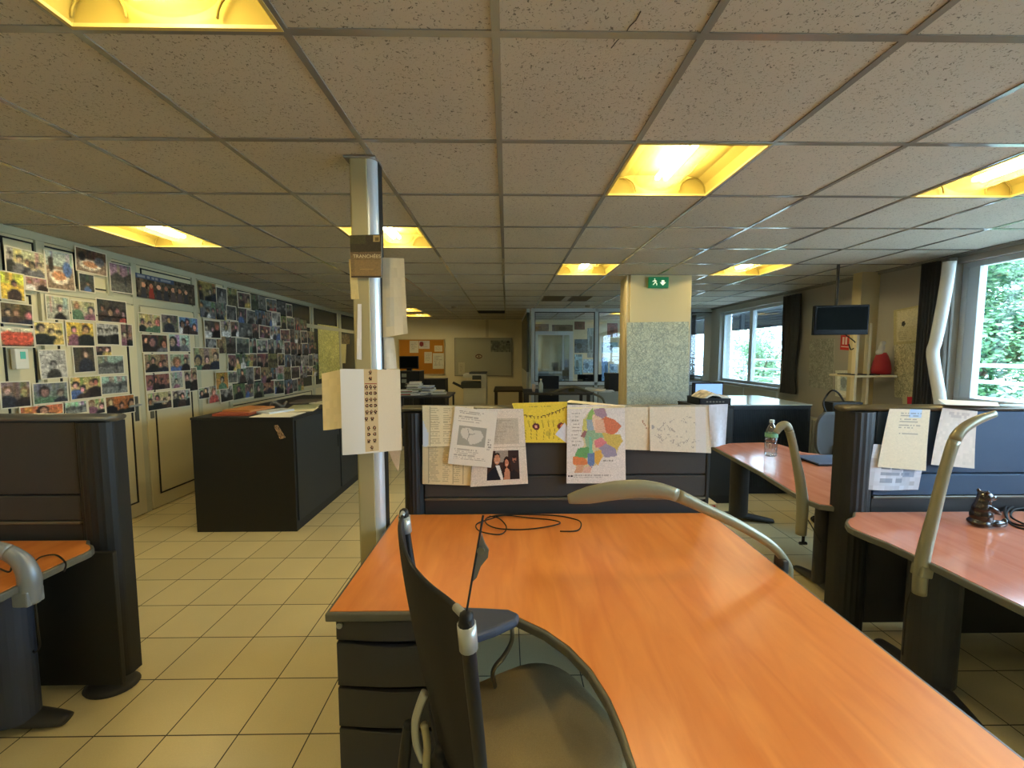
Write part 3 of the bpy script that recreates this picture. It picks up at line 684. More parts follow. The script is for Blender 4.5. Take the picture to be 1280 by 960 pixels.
# photo-wall side desk
L1 = [at(*p, z=.72) for p in ((98, 680), (107, 680), (112, 682), (113, 685), (110, 688), (104, 691), (90, 697), (45, 718), (0, 741))]
poly = [(XL+.05, 1.858), (L1[0].x, 1.858)]+[(p.x, p.y) for p in L1[1:]]+[(-1.93, .9), (-2.1, .5), (XL+.05, .45)]
t3 = desk('d', 'orange wooden desk near the photo wall, cut by the side of the photo', poly)
lf = at(20, 915, z=0); column_leg(t3, lf.x-.03, lf.y+.02, r=.10, ang=.12, fl=.2, m=mat('navy grey leg', (50, 58, 76), .5, bump=.3, bscale=400))
column_leg(t3, -3.2, 1.2, ang=PI/2)
B('modesty_panel', M_BLACK, t3, -3.4, at(150, 740, Y=1.8).x-.02, 1.80, 1.82, .06, .69, bevel=.003)

# ================================================================== CURVED DESK LAMPS
def lamp(label, base, pts, rads, clampdir=(0, 0, -1), m=M_LAMP, up=(0, 0, 1), head=None):
    t = thing('desk_lamp', label, 'desk lamp', base, 'curved clamp desk lamps')
    P = smoothpts(pts, 6); n = len(P); R = []
    for i in range(n):
        f = i/6.0; k = min(int(f), len(rads)-2); u = f-k
        R.append((rads[k][0]*(1-u)+rads[k+1][0]*u, rads[k][1]*(1-u)+rads[k+1][1]*u))
    hs = int((len(pts)-1)*6*(head or .55))
    bm = bmesh.new(); sweep(bm, P[:hs+1], R[:hs+1], 16, up=up); fin(bm, 'arm', m, t, smooth=True)
    bm = bmesh.new(); sweep(bm, P[hs:], R[hs:], 16, up=up); hd = fin(bm, 'lamp_head', m, t, smooth=True)
    return t
yl = 1.60
def LP(*px): return [at(a, b, Y=yl) for a, b in px]
base = at(985, 722, Y=yl)
pts = LP((986, 722), (984, 706), (965, 682), (925, 657), (880, 635), (840, 617), (805, 611), (770, 613), (735, 619), (710, 624))
t = lamp('champagne grey curved lamp arching over the main orange desk', Vector((XD1, yl, .72)), pts,
     [(.016, .016), (.017, .015), (.018, .014), (.020, .013), (.022, .013), (.028, .015), (.036, .016), (.040, .015), (.036, .011), (.018, .006)], up=(0, 1, 0), head=.55)
# flatten the lamp crosswise: the head is wider in Y than tall
B('clamp', M_DARK, t, XD1+.014, XD1+.04, yl-.03, yl+.03, .66, .75, bevel=.006); B('clamp_jaw', M_DARK, t, XD1-.06, XD1+.03, yl-.025, yl+.025, .655, .672, bevel=.004)
yl = at(1147, 700, z=.72).y
base = at(1147, 700, z=.72)
pts = LP((1149, 742), (1153, 700), (1168, 640), (1182, 585), (1196, 545), (1218, 527), (1245, 517))
pts = [Vector((p.x, yl+.03*i*0, p.z)) for i, p in enumerate(pts)]
t = lamp('champagne grey curved lamp clamped to the reddish desk by the bear figurine', base, pts, [(.024, .024), (.026, .024), (.022, .02), (.021, .018), (.022, .018), (.02, .014), (.014, .006)], up=(0, 1, 0), head=.66)
b0 = pts[0]; bm = bmesh.new(); obox(bm, (b0.x+.004, yl, .675), (.052, .05, .05), 0, 0, .12); fin(bm, 'clamp', M_LAMP, t, bevel=.006)
pl = at(1002, 622, z=.72); yl = pl.y-.03
pts = LP((1001, 668), (1003, 630), (1000, 600), (993, 565), (988, 543), (983, 532), (976, 533), (970, 541))
t = lamp('champagne grey curved lamp clamped beside the water bottle desk corner', Vector((pl.x, yl, .72)), pts, [(.028, .028), (.032, .03), (.028, .026), (.022, .022), (.022, .02), (.024, .02), (.024, .016), (.018, .010)], up=(0, 1, 0), head=.62)
q = at(1002, 672, Y=yl); bm = bmesh.new(); sweep(bm, [(q.x+.01, yl, q.z-.03), (q.x+.01, yl, q.z+.02)], .008, 8); sweep(bm, [(q.x-.01, yl, q.z-.035), (q.x+.03, yl, q.z-.035)], .01, 8); fin(bm, 'clamp_screw', M_PLAST, t, smooth=True)
yl = 1.52
pts = LP((36, 752), (37, 725), (30, 706), (18, 695), (0, 688), (-40, 684), (-90, 690), (-130, 698))
t = lamp('silver grey curved lamp clamped to the orange desk near the photo wall', Vector((pts[0].x, yl, .72)), pts, [(.036, .03), (.037, .03), (.034, .026), (.032, .022), (.032, .02), (.036, .018), (.034, .014), (.02, .008)], m=M_LAMPB, up=(0, 1, 0), head=.5)
B('clamp', M_LAMPB, t, pts[0].x-.03, pts[0].x+.03, yl-.03, yl+.03, .63, .69, bevel=.006)

# ================================================================== CABLES
def cable(px, label, z=.723, r=.0032, pts=None, cat='cable'):
    P = pts or [at(a, b, z=z) for a, b in px]
    for i, p in enumerate(P): p.z += .004*(i % 3)
    bm = bmesh.new(); sweep(bm, smoothpts(P, 8), r, 6); return tag(fin(bm, 'cable', M_CABLE, smooth=True, loc=P[0]), label, cat)
cable([(700, 664), (722, 664), (726, 655), (715, 648), (690, 645), (640, 645), (612, 646), (607, 654), (620, 662), (650, 662), (680, 660), (700, 656), (690, 650), (660, 648), (630, 646), (615, 648), (596, 656), (600, 666), (625, 668), (633, 660), (624, 650), (612, 645)], 'thin black cable looped on the main orange desk against the divider')
cable([(1280, 628), (1262, 630), (1256, 642), (1265, 656), (1290, 662), (1305, 650), (1300, 636), (1275, 632), (1259, 640), (1262, 652), (1285, 658), (1300, 648), (1290, 636), (1268, 638), (1264, 648), (1280, 655)], 'coil of black cable on the reddish desk behind the bear figurine', r=.005)
cable([(0, 711), (12, 716), (18, 708), (40, 703), (52, 697), (70, 696), (82, 704), (80, 716)], 'black cable lying on the orange desk near the photo wall')
w = [at(1003, 622, Y=2.5), at(1004, 640, Y=2.5), at(1015, 660, Y=2.55), at(1028, 684, Y=2.6), at(1030, 700, Y=2.62)]
cable(None, 'thin black cable hanging from the curved desk beyond the divider', pts=w)
w = [at(1148, 720, Y=1.68), at(1142, 735, Y=1.70), at(1134, 755, Y=1.72), at(1131, 790, Y=1.74), at(1128, 820, Y=1.74)]
cable(None, 'thin black cable running down the leg of the reddish desk', pts=w)
w = [at(44, 752, Y=1.6), at(48, 790, Y=1.6), at(50, 810, Y=1.62), at(42, 815, Y=1.66), at(38, 790, Y=1.68)]
cable(None, 'thin black cable dangling below the desk near the photo wall', pts=w)

# ================================================================== PAPERS ON THE DIVIDERS
YP = 2.158; INK = (96, 90, 84)
def tbl(nx, ny, bg, cols, r):
    c = Canvas(nx, ny, bg)
    for a, b in cols: c.text(a, .06, b, .94, r, (160, 148, 120), .55, .45, .85)
    for u in [x[0]-.02 for x in cols]+[cols[-1][1]+.03]: c.rect(u, .03, u+.02, .97, (150, 140, 116), .6)
    return c.noise(.01)
sheet('paper_sheet', [(528, 556), (590, 555), (589, 607), (528, 605)], tbl(44, 40, (222, 208, 168), [(.14, .36), (.42, .58), (.64, .78)], 18), 'lower cream sheet of printed tables at the pole end of the main divider', Y=YP, group=None)
sheet('paper_sheet', [(528, 507), (592, 508), (590, 557), (529, 558)], tbl(44, 40, (224, 212, 178), [(.16, .36), (.42, .60), (.68, .82)], 20).poly([(0, .35), (.12, .7), (.1, 1), (0, 1)], (205, 215, 232)), 'upper cream sheet of printed tables at the pole end of the main divider', Y=YP-.004, curl=.01)
cv = Canvas(100, 130, (218, 206, 194)).noise(.008)
cv.rect(.12, .12, .88, .46, (186, 176, 160), .8).text(.15, .15, .8, .44, 14, (160, 150, 136), .6).rect(0, .5, 1, .505, (180, 168, 152))
cv.rect(.28, .55, .86, .93, (62, 40, 34)).rect(.42, .55, .66, .70, (150, 140, 132)).rect(.68, .55, .86, .80, (54, 38, 40)).rect(.28, .55, .36, .7, (90, 50, 40))
cv.poly([(.28, .93), (.29, .85), (.35, .79), (.44, .75), (.54, .78), (.59, .84), (.61, .93)], (22, 24, 36)).poly([(.43, .74), (.50, .735), (.53, .80), (.575, .93), (.53, .93), (.47, .82)], (228, 224, 222))
cv.ell(.455, .628, .060, .055, (46, 32, 28)).ell(.455, .662, .054, .066, (206, 146, 112)).ell(.455, .622, .046, .022, (186, 128, 100)).rect(.425, .645, .445, .650, (70, 44, 38)).rect(.468, .645, .488, .650, (70, 44, 38)).ell(.457, .668, .008, .012, (180, 116, 90)).rect(.435, .692, .480, .699, (236, 220, 212)).rect(.43, .688, .485, .692, (150, 80, 74))
cv.ell(.635, .70, .062, .075, (48, 24, 22)).poly([(.57, .70), (.70, .70), (.72, .85), (.56, .84)], (48, 24, 22)).ell(.632, .712, .037, .048, (202, 132, 104)).rect(.612, .70, .624, .704, (60, 34, 30)).rect(.641, .70, .653, .704, (60, 34, 30)).rect(.617, .733, .648, .739, (236, 214, 206)).poly([(.58, .93), (.60, .80), (.635, .77), (.68, .80), (.71, .93)], (196, 136, 108)).poly([(.69, .93), (.69, .84), (.76, .80), (.86, .86), (.86, .93)], (34, 28, 34))
cv.ell(.775, .665, .034, .045, (168, 110, 88)).ell(.775, .635, .036, .022, (44, 30, 28)).ell(.78, .69, .02, .012, (60, 40, 38)).noise(.04)
sheet('paper_sheet', [(596, 511), (654, 511), (660, 604), (588, 608)], cv, 'large sheet with a colour photo of a smiling man and woman on the main divider', Y=YP-.008, curl=.008)
cv = Canvas(54, 70, (222, 216, 206)).noise(.008); cv.text(.12, .06, .9, .12, 2, INK, .5).text(.12, .15, .92, .26, 3, INK, .35)
cv.rect(.14, .32, .80, .66, (160, 158, 150)).poly([(.22, .36), (.38, .34), (.48, .38), (.66, .37), (.74, .46), (.70, .55), (.60, .60), (.46, .63), (.38, .56), (.26, .52), (.2, .44)], (206, 202, 194)).line([(.36, .36), (.4, .46), (.38, .56)], (150, 150, 144), .01).line([(.4, .46), (.52, .44)], (150, 150, 144), .01)
cv.text(.86, .5, .95, .72, 5, INK, .5).text(.12, .72, .85, .92, 6, INK, .35)
sheet('paper_sheet', [(569, 508), (622, 515), (614, 584), (560, 579)], cv, 'tilted white sheet with a grey outline map overlapping the table sheets', Y=YP-.014, curl=.01)
cv = Canvas(60, 44, (226, 200, 70)).noise(.02); cv.text(.3, .08, .8, .16, 1, (110, 96, 50), .5)
g = [(i/14, .24+.16*math.sin(PI*i/14)**1.0*(1 if i < 9 else .9)-(.12*i/14)) for i in range(15)]
cv.line(g, (90, 74, 40), .006)
for i, (u, v) in enumerate(g): cv.poly([(u-.02, v), (u+.02, v), (u, v+.07)], (110, 84, 40), .8)
for u in (.1, .22, .34, .5, .62, .72, .85, .93):
    cv.line([(u, .5), (u+.02, .7), (u-.02, .92)], (150, 128, 50), .006).ell(u, .48, .025, .04, (190, 166, 60), .7)
cv.ell(.36, .60, .075, .09, (90, 40, 46)).ell(.36, .60, .03, .04, (220, 160, 140)).ell(.88, .60, .08, .09, (110, 50, 40)).ell(.9, .59, .03, .05, (220, 140, 90)).ell(.6, .78, .06, .07, (170, 150, 60), .5)
sheet('paper_sheet', [(640, 504), (709, 502), (708, 553), (654, 553)], cv, 'bright yellow drawn sheet with a garland on the main divider', Y=YP-.004, curl=.004)
sheet('paper_sheet', [(694, 543), (706, 528), (712, 540), (711, 556)], blank(8, 8, (214, 214, 226)), 'small white folded slip beside the coloured map sheet', Y=YP-.008)
cv = Canvas(76, 96, (220, 212, 206)).noise(.008)
regs = [([(.38, .10), (.44, .05), (.47, .14), (.42, .20), (.34, .19)], (120, 170, 80)), ([(.47, .07), (.63, .04), (.68, .13), (.58, .18), (.5, .13)], (150, 116, 140)),
 ([(.45, .13), (.6, .18), (.56, .3), (.5, .34), (.44, .26)], (226, 190, 160)), ([(.6, .2), (.68, .16), (.82, .2), (.92, .27), (.84, .34), (.76, .37), (.66, .33)], (210, 100, 60)),
 ([(.28, .19), (.34, .18), (.34, .33), (.27, .32)], (200, 190, 90)), ([(.34, .19), (.43, .2), (.46, .32), (.36, .34)], (140, 160, 180)), ([(.24, .40), (.30, .33), (.38, .35), (.34, .42)], (140, 80, 80)),
 ([(.36, .34), (.62, .34), (.62, .42), (.46, .44), (.4, .6), (.34, .5), (.32, .42)], (130, 170, 130)), ([(.62, .36), (.76, .38), (.9, .38), (.94, .46), (.84, .56), (.7, .5)], (206, 176, 70)),
 ([(.48, .46), (.58, .42), (.68, .48), (.62, .54), (.5, .54)], (214, 110, 120)), ([(.56, .55), (.68, .5), (.82, .56), (.84, .64), (.66, .66)], (140, 130, 160)),
 ([(.2, .56), (.36, .54), (.4, .64), (.3, .68), (.12, .70)], (80, 150, 80)), ([(.12, .66), (.3, .68), (.36, .74), (.24, .78), (.12, .75)], (214, 110, 50)), ([(.36, .63), (.47, .61), (.48, .72), (.42, .80), (.36, .73)], (80, 110, 170)),
 ([(.48, .6), (.58, .58), (.60, .66), (.53, .76), (.48, .72)], (220, 160, 50)), ([(.18, .77), (.28, .77), (.26, .86), (.14, .86)], (210, 150, 110)), ([(.3, .8), (.42, .78), (.4, .86), (.28, .86)], (220, 170, 150)), ([(.38, .42), (.42, .42), (.44, .6), (.38, .6)], (100, 180, 150)), ([(.5, .2), (.62, .2), (.66, .34), (.5, .34)], (220, 170, 140))]
cv.poly([(.34, .12), (.47, .05), (.66, .05), (.7, .17), (.9, .28), (.82, .36), (.93, .46), (.84, .64), (.62, .66), (.52, .76), (.40, .80), (.26, .86), (.13, .76), (.13, .68), (.3, .5), (.25, .38), (.28, .2)], (206, 190, 150))
for P, c in regs:
    m_ = (sum(q[0] for q in P)/len(P), sum(q[1] for q in P)/len(P)); cv.poly([(m_[0]+(q[0]-m_[0])*1.13, m_[1]+(q[1]-m_[1])*1.13) for q in P], tuple(.8*x+.2*190 for x in c))
cv.noise(.03); cv.text(.08, .10, .26, .55, 10, INK, .45, .3).text(.62, .7, .88, .74, 1, INK, .5).text(.12, .89, .9, .94, 2, INK, .35).rect(.02, .895, .05, .915, (60, 50, 50)).rect(.07, .895, .1, .915, (60, 50, 50)).line([(0.01, .04), (.99, .03)], (236, 226, 190), .012)
sheet('map_sheet', [(709, 506), (781, 506), (782, 604), (708, 604)], cv, 'sheet with a colourful regional map hanging on the main divider', Y=YP-.012, curl=.004, cat='map')
cv = blank(20, 30, (218, 206, 182)).line([(.75, .3), (.7, .35), (.8, .4), (.9, .5)], (170, 130, 110), .02)
sheet('paper_sheet', [(781, 509), (812, 509), (812, 563), (781, 562)], cv, 'plain pale sheet between the coloured map and the pencil drawing sheet', Y=YP-.004)
cv = Canvas(64, 44, (214, 202, 182)).noise(.015)
for k in range(26):
    u, v = random.uniform(.08, .8), random.uniform(.15, .85); cv.line([(u, v), (u+random.uniform(-.06, .06), v+random.uniform(-.12, .12)), (u+random.uniform(-.08, .08), v+random.uniform(-.05, .05))], (150, 138, 130), .005, .6)
cv.ell(.05, .45, .025, .05, (120, 120, 130), .6).rect(.75, .0, .92, 1, (210, 206, 212), .6)
sheet('paper_sheet', [(812, 509), (888, 508), (888, 566), (812, 563)], cv, 'wide sheet with faint pencil drawings at the window end of the main divider', Y=YP-.008, curl=.008)
sheet('paper_sheet', [(886, 506), (910, 505), (908, 556), (888, 559)], blank(10, 16, (206, 212, 228)), 'bluish white sheet folded over the window end of the main divider', Y=YP-.012, wave=.01)
# on the window-side divider
cv = Canvas(30, 50, (222, 208, 178)).noise(.01); cv.rect(.5, 0, .8, .14, (176, 200, 226)).text(.3, .06, .9, .5, 9, (110, 106, 104), .45, .3).rect(.2, .1, .9, .11, INK, .4)
sheet('paper_sheet', [(1112, 511), (1163, 512), (1155, 588), (1095, 583)], cv, 'cream printed sheet with a blue tape mark at the post of the window-side divider', Y=YP-.006, curl=.01)
cv = Canvas(30, 30, (200, 206, 218)).noise(.04, 3).text(.2, .3, .9, .9, 4, (100, 110, 130), .5).poly([(.6, .3), (.9, .2), (.85, .7), (.65, .7)], (110, 130, 160), .6)
sheet('paper_sheet', [(1092, 555), (1158, 560), (1150, 613), (1083, 612)], cv, 'crumpled bluish sheet showing below the cream printed sheet', Y=YP-.001, wave=.01)
sheet('paper_sheet', [(1178, 510), (1222, 514), (1215, 585), (1161, 580)], blank(14, 20, (214, 202, 188)).text(.2, .06, .8, .3, 4, (170, 156, 150), .5), 'nearly blank tilted sheet behind the curved lamp on the window-side divider', Y=YP-.004, curl=.012)
# loose sheets on top of the dividers
def flat(px, z, c, label, name='paper_sheet', w=.004):
    P = pxquad(px, z=z); return tag(printed(name, blank(8, 8, c), quadpos(P, 0, (0, 0, 1), w)), label, 'paper sheet')
flat([(1172, 499), (1182, 506), (1250, 507), (1246, 503)], 1.31, (222, 206, 180), 'loose sheets lying on top of the window-side divider')
flat([(708, 503), (712, 500), (790, 507), (780, 509)], 1.305, (220, 206, 170), 'cream sheet lying along the top of the main divider')

# ================================================================== OFFICE CHAIR, near
t = thing('office_chair', 'black mesh-back office chair with an olive fabric seat, turned to the main desk', 'office chair', (.06, 1.2, 0))
fw = Vector((.88, .47, 0)).normalized(); sd = Vector((-.47, .88, 0)).normalized()
ZT = 1.08
top_plan = [at(583, 772, z=ZT), at(562, 752, z=ZT), at(540, 735, z=ZT), (at(521, 716, z=ZT)), at(508, 695, z=ZT), at(501, 672, z=ZT), at(500, 655, z=ZT), at(505, 641, z=ZT)]
TP = smoothpts(top_plan, 4); nT = len(TP)-1; nS = 14
def backpt(u, s, off=0.0):
    f = u*nT; k = min(int(f), nT-1); p = TP[k].lerp(TP[k+1], f-k)
    ctr = TP[nT//2]; q = ctr.lerp(p, 1-.34*s*s)
    lean = .03+.10*s-.05*s*s
    return q+fw*(lean*s*1.0+off)+Vector((0, 0, -.53*s))
bm = bmesh.new()
for off in (0, -.006):
    g = [[bm.verts.new(backpt(i/24, j/nS, off)) for i in range(25)] for j in range(nS+1)]
    for j in range(nS):
        for i in range(24):
            f = (g[j][i], g[j][i+1], g[j+1][i+1], g[j+1][i]); bm.faces.new(f if off else f[::-1])
bk = fin(bm, 'backrest', M_MESHB, t, smooth=True)
bm = bmesh.new()
for u in (0, 1): sweep(bm, [backpt(u, j/nS) for j in range(nS+1)], [(.013, .016)]*(nS+1), 10)
sweep(bm, [backpt(i/24, 0) for i in range(25)], .006, 8); sweep(bm, [backpt(i/24, 1) for i in range(25)], .016, 8)
fin(bm, 'back_frame', M_PLAST, t, smooth=True)
for u, e in ((0, .10), (1, .93)):
    bm = bmesh.new(); a, b = backpt(u, 0), backpt(u, .12); sweep(bm, [a+Vector((0, 0, -.012)), b], .0185, 14)
    uu = [u+(i*.018 if u == 0 else -i*.012) for i in range(6)]; sweep(bm, [backpt(x, 0, -.002)+Vector((0, 0, .003)) for x in uu], .008, 8); fin(bm, 'corner_cap', M_SILVER, t, smooth=True)
    bm = bmesh.new(); sweep(bm, [a+Vector((0, 0, -.014)), a+Vector((0, 0, .008)), a+Vector((0, 0, .014))], [.0165, .013, .005], 12); fin(bm, 'corner_knob', M_PLAST, t, smooth=True)
# thin rod with grey fin
a = backpt(0, 0)+Vector((0, 0, .01)); b = at(604, 644, Y=a.y+.03)
bm = bmesh.new(); sweep(bm, [a, b], .0022, 6); rd = fin(bm, 'tension_rod', M_PLAST, t)
fp = [(602, 668), (606, 680), (611, 688), (610, 697), (601, 708), (596, 722), (590, 728), (588, 736), (594, 705), (597, 690)]
P = [at(x, y, Y=a.y+.022) for x, y in fp]; bm = bmesh.new(); vs = [bm.verts.new(p) for p in P]; f = bm.faces.new(vs)
r = bmesh.ops.extrude_face_region(bm, geom=[f]); bmesh.ops.translate(bm, verts=[v for v in r['geom'] if isinstance(v, bmesh.types.BMVert)], vec=(0, .006, 0)); bmesh.ops.recalc_face_normals(bm, faces=bm.faces)
fn = fin(bm, 'fin', mat('grey fin plastic', (92, 90, 84), .5), rd)
bm = bmesh.new(); c = at(601, 688, Y=a.y+.02); sweep(bm, [c+Vector((0, -.004, 0)), c+Vector((0, .004, 0))], .0075, 14); fin(bm, 'dial', M_RAIL, rd, smooth=False)
# seat
SC = Vector((.08, 1.15, 0)) ; ZS = .475
def sq(a, n=3.2): c, s = math.cos(a), math.sin(a); return math.copysign(abs(c)**(2/n), c), math.copysign(abs(s)**(2/n), s)
bm = bmesh.new(); rings = []
for rr, zz in ((.90, -.075), (.99, -.06), (1.0, -.035), (.985, -.012), (.93, .0), (.8, .004), (.5, .0), (.2, -.004)):
    ring = []
    for k in range(40):
        c, s = sq(2*PI*k/40); p = SC+fw*(c*.245*rr)+sd*(s*.235*rr); ring.append(bm.verts.new((p.x, p.y, ZS+zz-(.02*max(0, c)**3 if zz > -.05 else 0))))
    rings.append(ring)
for i in range(len(rings)-1):
    for k in range(40): bm.faces.new((rings[i][k], rings[i][(k+1) % 40], rings[i+1][(k+1) % 40], rings[i+1][k]))
bm.faces.new(rings[-1]); bm.faces.new(rings[0][::-1]); fin(bm, 'seat', M_TAN, t, smooth=True)
# armrests
def arm(s, label=None):
    if s > 0: P = [at(x, y, z=.757) for x, y in ((528, 762), (560, 757), (600, 758), (636, 760), (650, 766), (646, 774), (620, 786), (590, 796), (556, 803), (534, 800))]
    else: P = [SC+fw*f+sd*q for f, q in ((-.18, -.25), (.08, -.25), (.10, -.28), (.08, -.31), (-.18, -.33))]
    if s > 0:
        bm = bmesh.new(); prism(bm, [(p.x, p.y) for p in P], .726, .757); fin(bm, 'armrest', M_BLUEPL, t, bevel=.012, seg=3)
        q0 = at(643, 778, z=.728); pts = [q0+Vector((-.01, 0, 0)), at(640, 800, Y=q0.y+.01), at(630, 820, Y=q0.y-.01), at(616, 840, Y=q0.y-.03), SC+sd*.2+Vector((-.02, 0, .42))]
        bm = bmesh.new(); sweep(bm, smoothpts(pts), [(.007, .010)]*25, 8, up=(0, 1, 0)); fin(bm, 'arm_bracket', M_RAIL, t, smooth=True)
        r0 = at(545, 800, z=.73); bm = bmesh.new(); sweep(bm, smoothpts([r0+Vector((0, 0, .0)), r0+Vector((.06, -.02, -.15)), SC+sd*.22-fw*.1+Vector((0, 0, .42))]), .014, 8); fin(bm, 'arm_post', M_PLAST, t, smooth=True)
arm(1)
# rear support bracket seen beside the mesh
P = [at(x, y, Y=.93) for x, y in ((531, 866), (524, 884), (519, 905), (521, 930), (528, 950))]
bm = bmesh.new(); sweep(bm, smoothpts(P), [(.009, .012)]*25, 10); fin(bm, 'back_bracket', M_SILVER, t, smooth=True)
P = [at(x, y, Y=.95) for x, y in ((512, 905), (508, 930), (504, 965), (500, 1010))]; bm = bmesh.new(); sweep(bm, smoothpts(P)+[SC-fw*.15+Vector((0, 0, .4))], .015, 10); fin(bm, 'tilt_lever', M_PLAST, t, smooth=True)
P = [at(x, y, Y=.92) for x, y in ((530, 905), (534, 930), (533, 960), (536, 1010))]; bm = bmesh.new(); sweep(bm, smoothpts(P), .009, 10); fin(bm, 'back_upright', M_ALU, t, smooth=True)
bm = bmesh.new(); sweep(bm, smoothpts([backpt(.5, .95), SC-fw*.3+Vector((0, 0, .42)), SC+Vector((0, 0, .38))]), .022, 10); fin(bm, 'back_arm', M_PLAST, t, smooth=True)
def star_base(t, c, m=M_PLAST, ph=0.3):
    bm = bmesh.new(); cyl(bm, c, .028, .08, .42); fin(bm, 'gas_column', m, t, smooth=False)
    for k in range(5):
        a = ph+2*PI*k/5; d = Vector((math.cos(a), math.sin(a), 0)); bm = bmesh.new()
        sweep(bm, smoothpts([Vector((c[0], c[1], .11)), Vector((c[0], c[1], .10))+d*.15, Vector((c[0], c[1], .075))+d*.29]), [(.026-.0008*i, .018-.0006*i) for i in range(13)], 8, up=(0, 0, 1)); lg = fin(bm, 'base_leg', m, t, smooth=True)
        w = Vector((c[0], c[1], .028))+d*.29; n = Vector((-d.y, d.x, 0)); bm = bmesh.new(); sweep(bm, [w-n*.024, w-n*.006], .027, 14); sweep(bm, [w+n*.006, w+n*.024], .027, 14); sweep(bm, [w-n*.006+Vector((0, 0, .02)), w+n*.006+Vector((0, 0, .02))], .02, 8); fin(bm, 'caster', m, lg, smooth=True)
star_base(t, (SC.x-.02, SC.y))
# chair beyond
cc = at(1052, 700, z=0)
cx, cy = 3.16, 3.60
t = thing('office_chair', 'grey-backed swivel chair half hidden behind the window-side divider', 'office chair', (cx, cy, 0))
def simple_chair(t, c, m, faceY=1, zs=.47, zb=(.6, 1.02), w=.42):
    bm = bmesh.new(); P = [(c[0]+sq(2*PI*k/28)[0]*.23, c[1]+sq(2*PI*k/28)[1]*.23) for k in range(28)]; prism(bm, P, zs-.06, zs); fin(bm, 'seat', m, t, bevel=.02, seg=3)
    bm = bmesh.new(); g = []
    for sgn in (1, -1):
        gr = []
        for j in range(13):
            v = j/12; z = zb[0]+(zb[1]-zb[0])*v; hw = w/2*(1-abs(2*v-1)**4*.35); gr.append([bm.verts.new((c[0]+hw*math.sin(-PI/2+PI*i/12)*1.0, c[1]+faceY*(.22+.05*math.cos(-PI/2+PI*i/12))+sgn*.018, z)) for i in range(13)])
        g.append(gr)
        for j in range(12):
            for i in range(12):
                f = (gr[j][i], gr[j][i+1], gr[j+1][i+1], gr[j+1][i]); bm.faces.new(f if sgn < 0 else f[::-1])
    for j in range(12):
        for i in (0, 12): bm.faces.new((g[0][j][i], g[0][j+1][i], g[1][j+1][i], g[1][j][i]))
    for i in range(12):
        for j in (0, 12): bm.faces.new((g[0][j][i], g[1][j][i], g[1][j][i+1], g[0][j][i+1]))
    bmesh.ops.recalc_face_normals(bm, faces=bm.faces); fin(bm, 'backrest', m, t, smooth=True)
    bm = bmesh.new(); sweep(bm, smoothpts([(c[0], c[1]+faceY*.24, zb[0]+.1), (c[0], c[1]+faceY*.24, zs-.02), (c[0], c[1], zs-.08)]), .02, 8); fin(bm, 'back_arm', M_PLAST, t, smooth=True)
    star_base(t, c)
M_GREYF = mat('mid grey fabric', (76, 78, 80), .9, bump=.5, bscale=500)
simple_chair(t, (cx, cy), M_GREYF, 1)

# ================================================================== DESK OBJECTS
# water bottle
b0 = at(963, 570, z=.72); t = thing('water_bottle', 'clear plastic water bottle with a green label on the curved desk', 'bottle', b0)
M_PET = mat_glass('clear bottle plastic', (.9, .97, .96), .22, .08)
bm = bmesh.new(); lathe(bm, b0, [(.036, .001), (.047, .008), (.048, .03), (.045, .04), (.048, .05), (.048, .11), (.043, .12), (.043, .13), (.048, .14), (.048, .19), (.042, .225), (.024, .26), (.015, .275), (.015, .29)], 28)
fin(bm, 'body', M_PET, t, smooth=True)
bm = bmesh.new(); lathe(bm, b0, [(.018, .284), (.018, .305), (.015, .308)], 20); fin(bm, 'cap', mat('pale cap', (206, 222, 220), .4), t, smooth=False)
bm = bmesh.new(); sweep(bm, [b0+Vector((0, 0, .165)), b0+Vector((0, 0, .198))], .0488, 28, cap=False); fin(bm, 'label_wrap', mat('green label', (110, 170, 140), .5), t, smooth=True)
# closed laptop
lc = at(1028, 575, z=.735); t = thing('closed_laptop', 'closed blue-grey laptop lying on the curved desk by the grey chair', 'laptop', (lc.x+.08, lc.y, .72))
B('base', M_PLAST, t, lc.x-.13, lc.x+.28, lc.y-.13, lc.y+.14, .721, .734, bevel=.004); B('lid', mat('blue grey lid', (96, 112, 140), .3, .3), t, lc.x-.13, lc.x+.28, lc.y-.13, lc.y+.14, .735, .742, bevel=.003)
# bear figurine
def blob(name, parts, m, t, vox=.004):
    bm = bmesh.new()
    for c, r, rot in parts:
        M = Matrix.Translation(c) @ Matrix.Rotation(rot, 4, 'Y') @ Matrix.Diagonal((r[0], r[1], r[2], 1)); bmesh.ops.create_uvsphere(bm, u_segments=20, v_segments=14, radius=1, matrix=M)
    o = fin(bm, name, m, t, smooth=True); r = o.modifiers.new('r', 'REMESH'); r.mode = 'VOXEL'; r.voxel_size = vox; r.use_smooth_shade = True
    s = o.modifiers.new('s', 'SMOOTH'); s.iterations = 9; return o
b0 = at(1228, 657, z=.72); V = Vector
t = thing('bear_figurine', 'small glossy dark brown sitting bear figurine on the reddish desk', 'figurine', b0)
M_BEAR = mat('glossy dark brown resin', (34, 22, 18), .22, coat=.5)
S = 1.0
def bp(x, z, y=0): return b0+V((x*S, y*S, z*S))
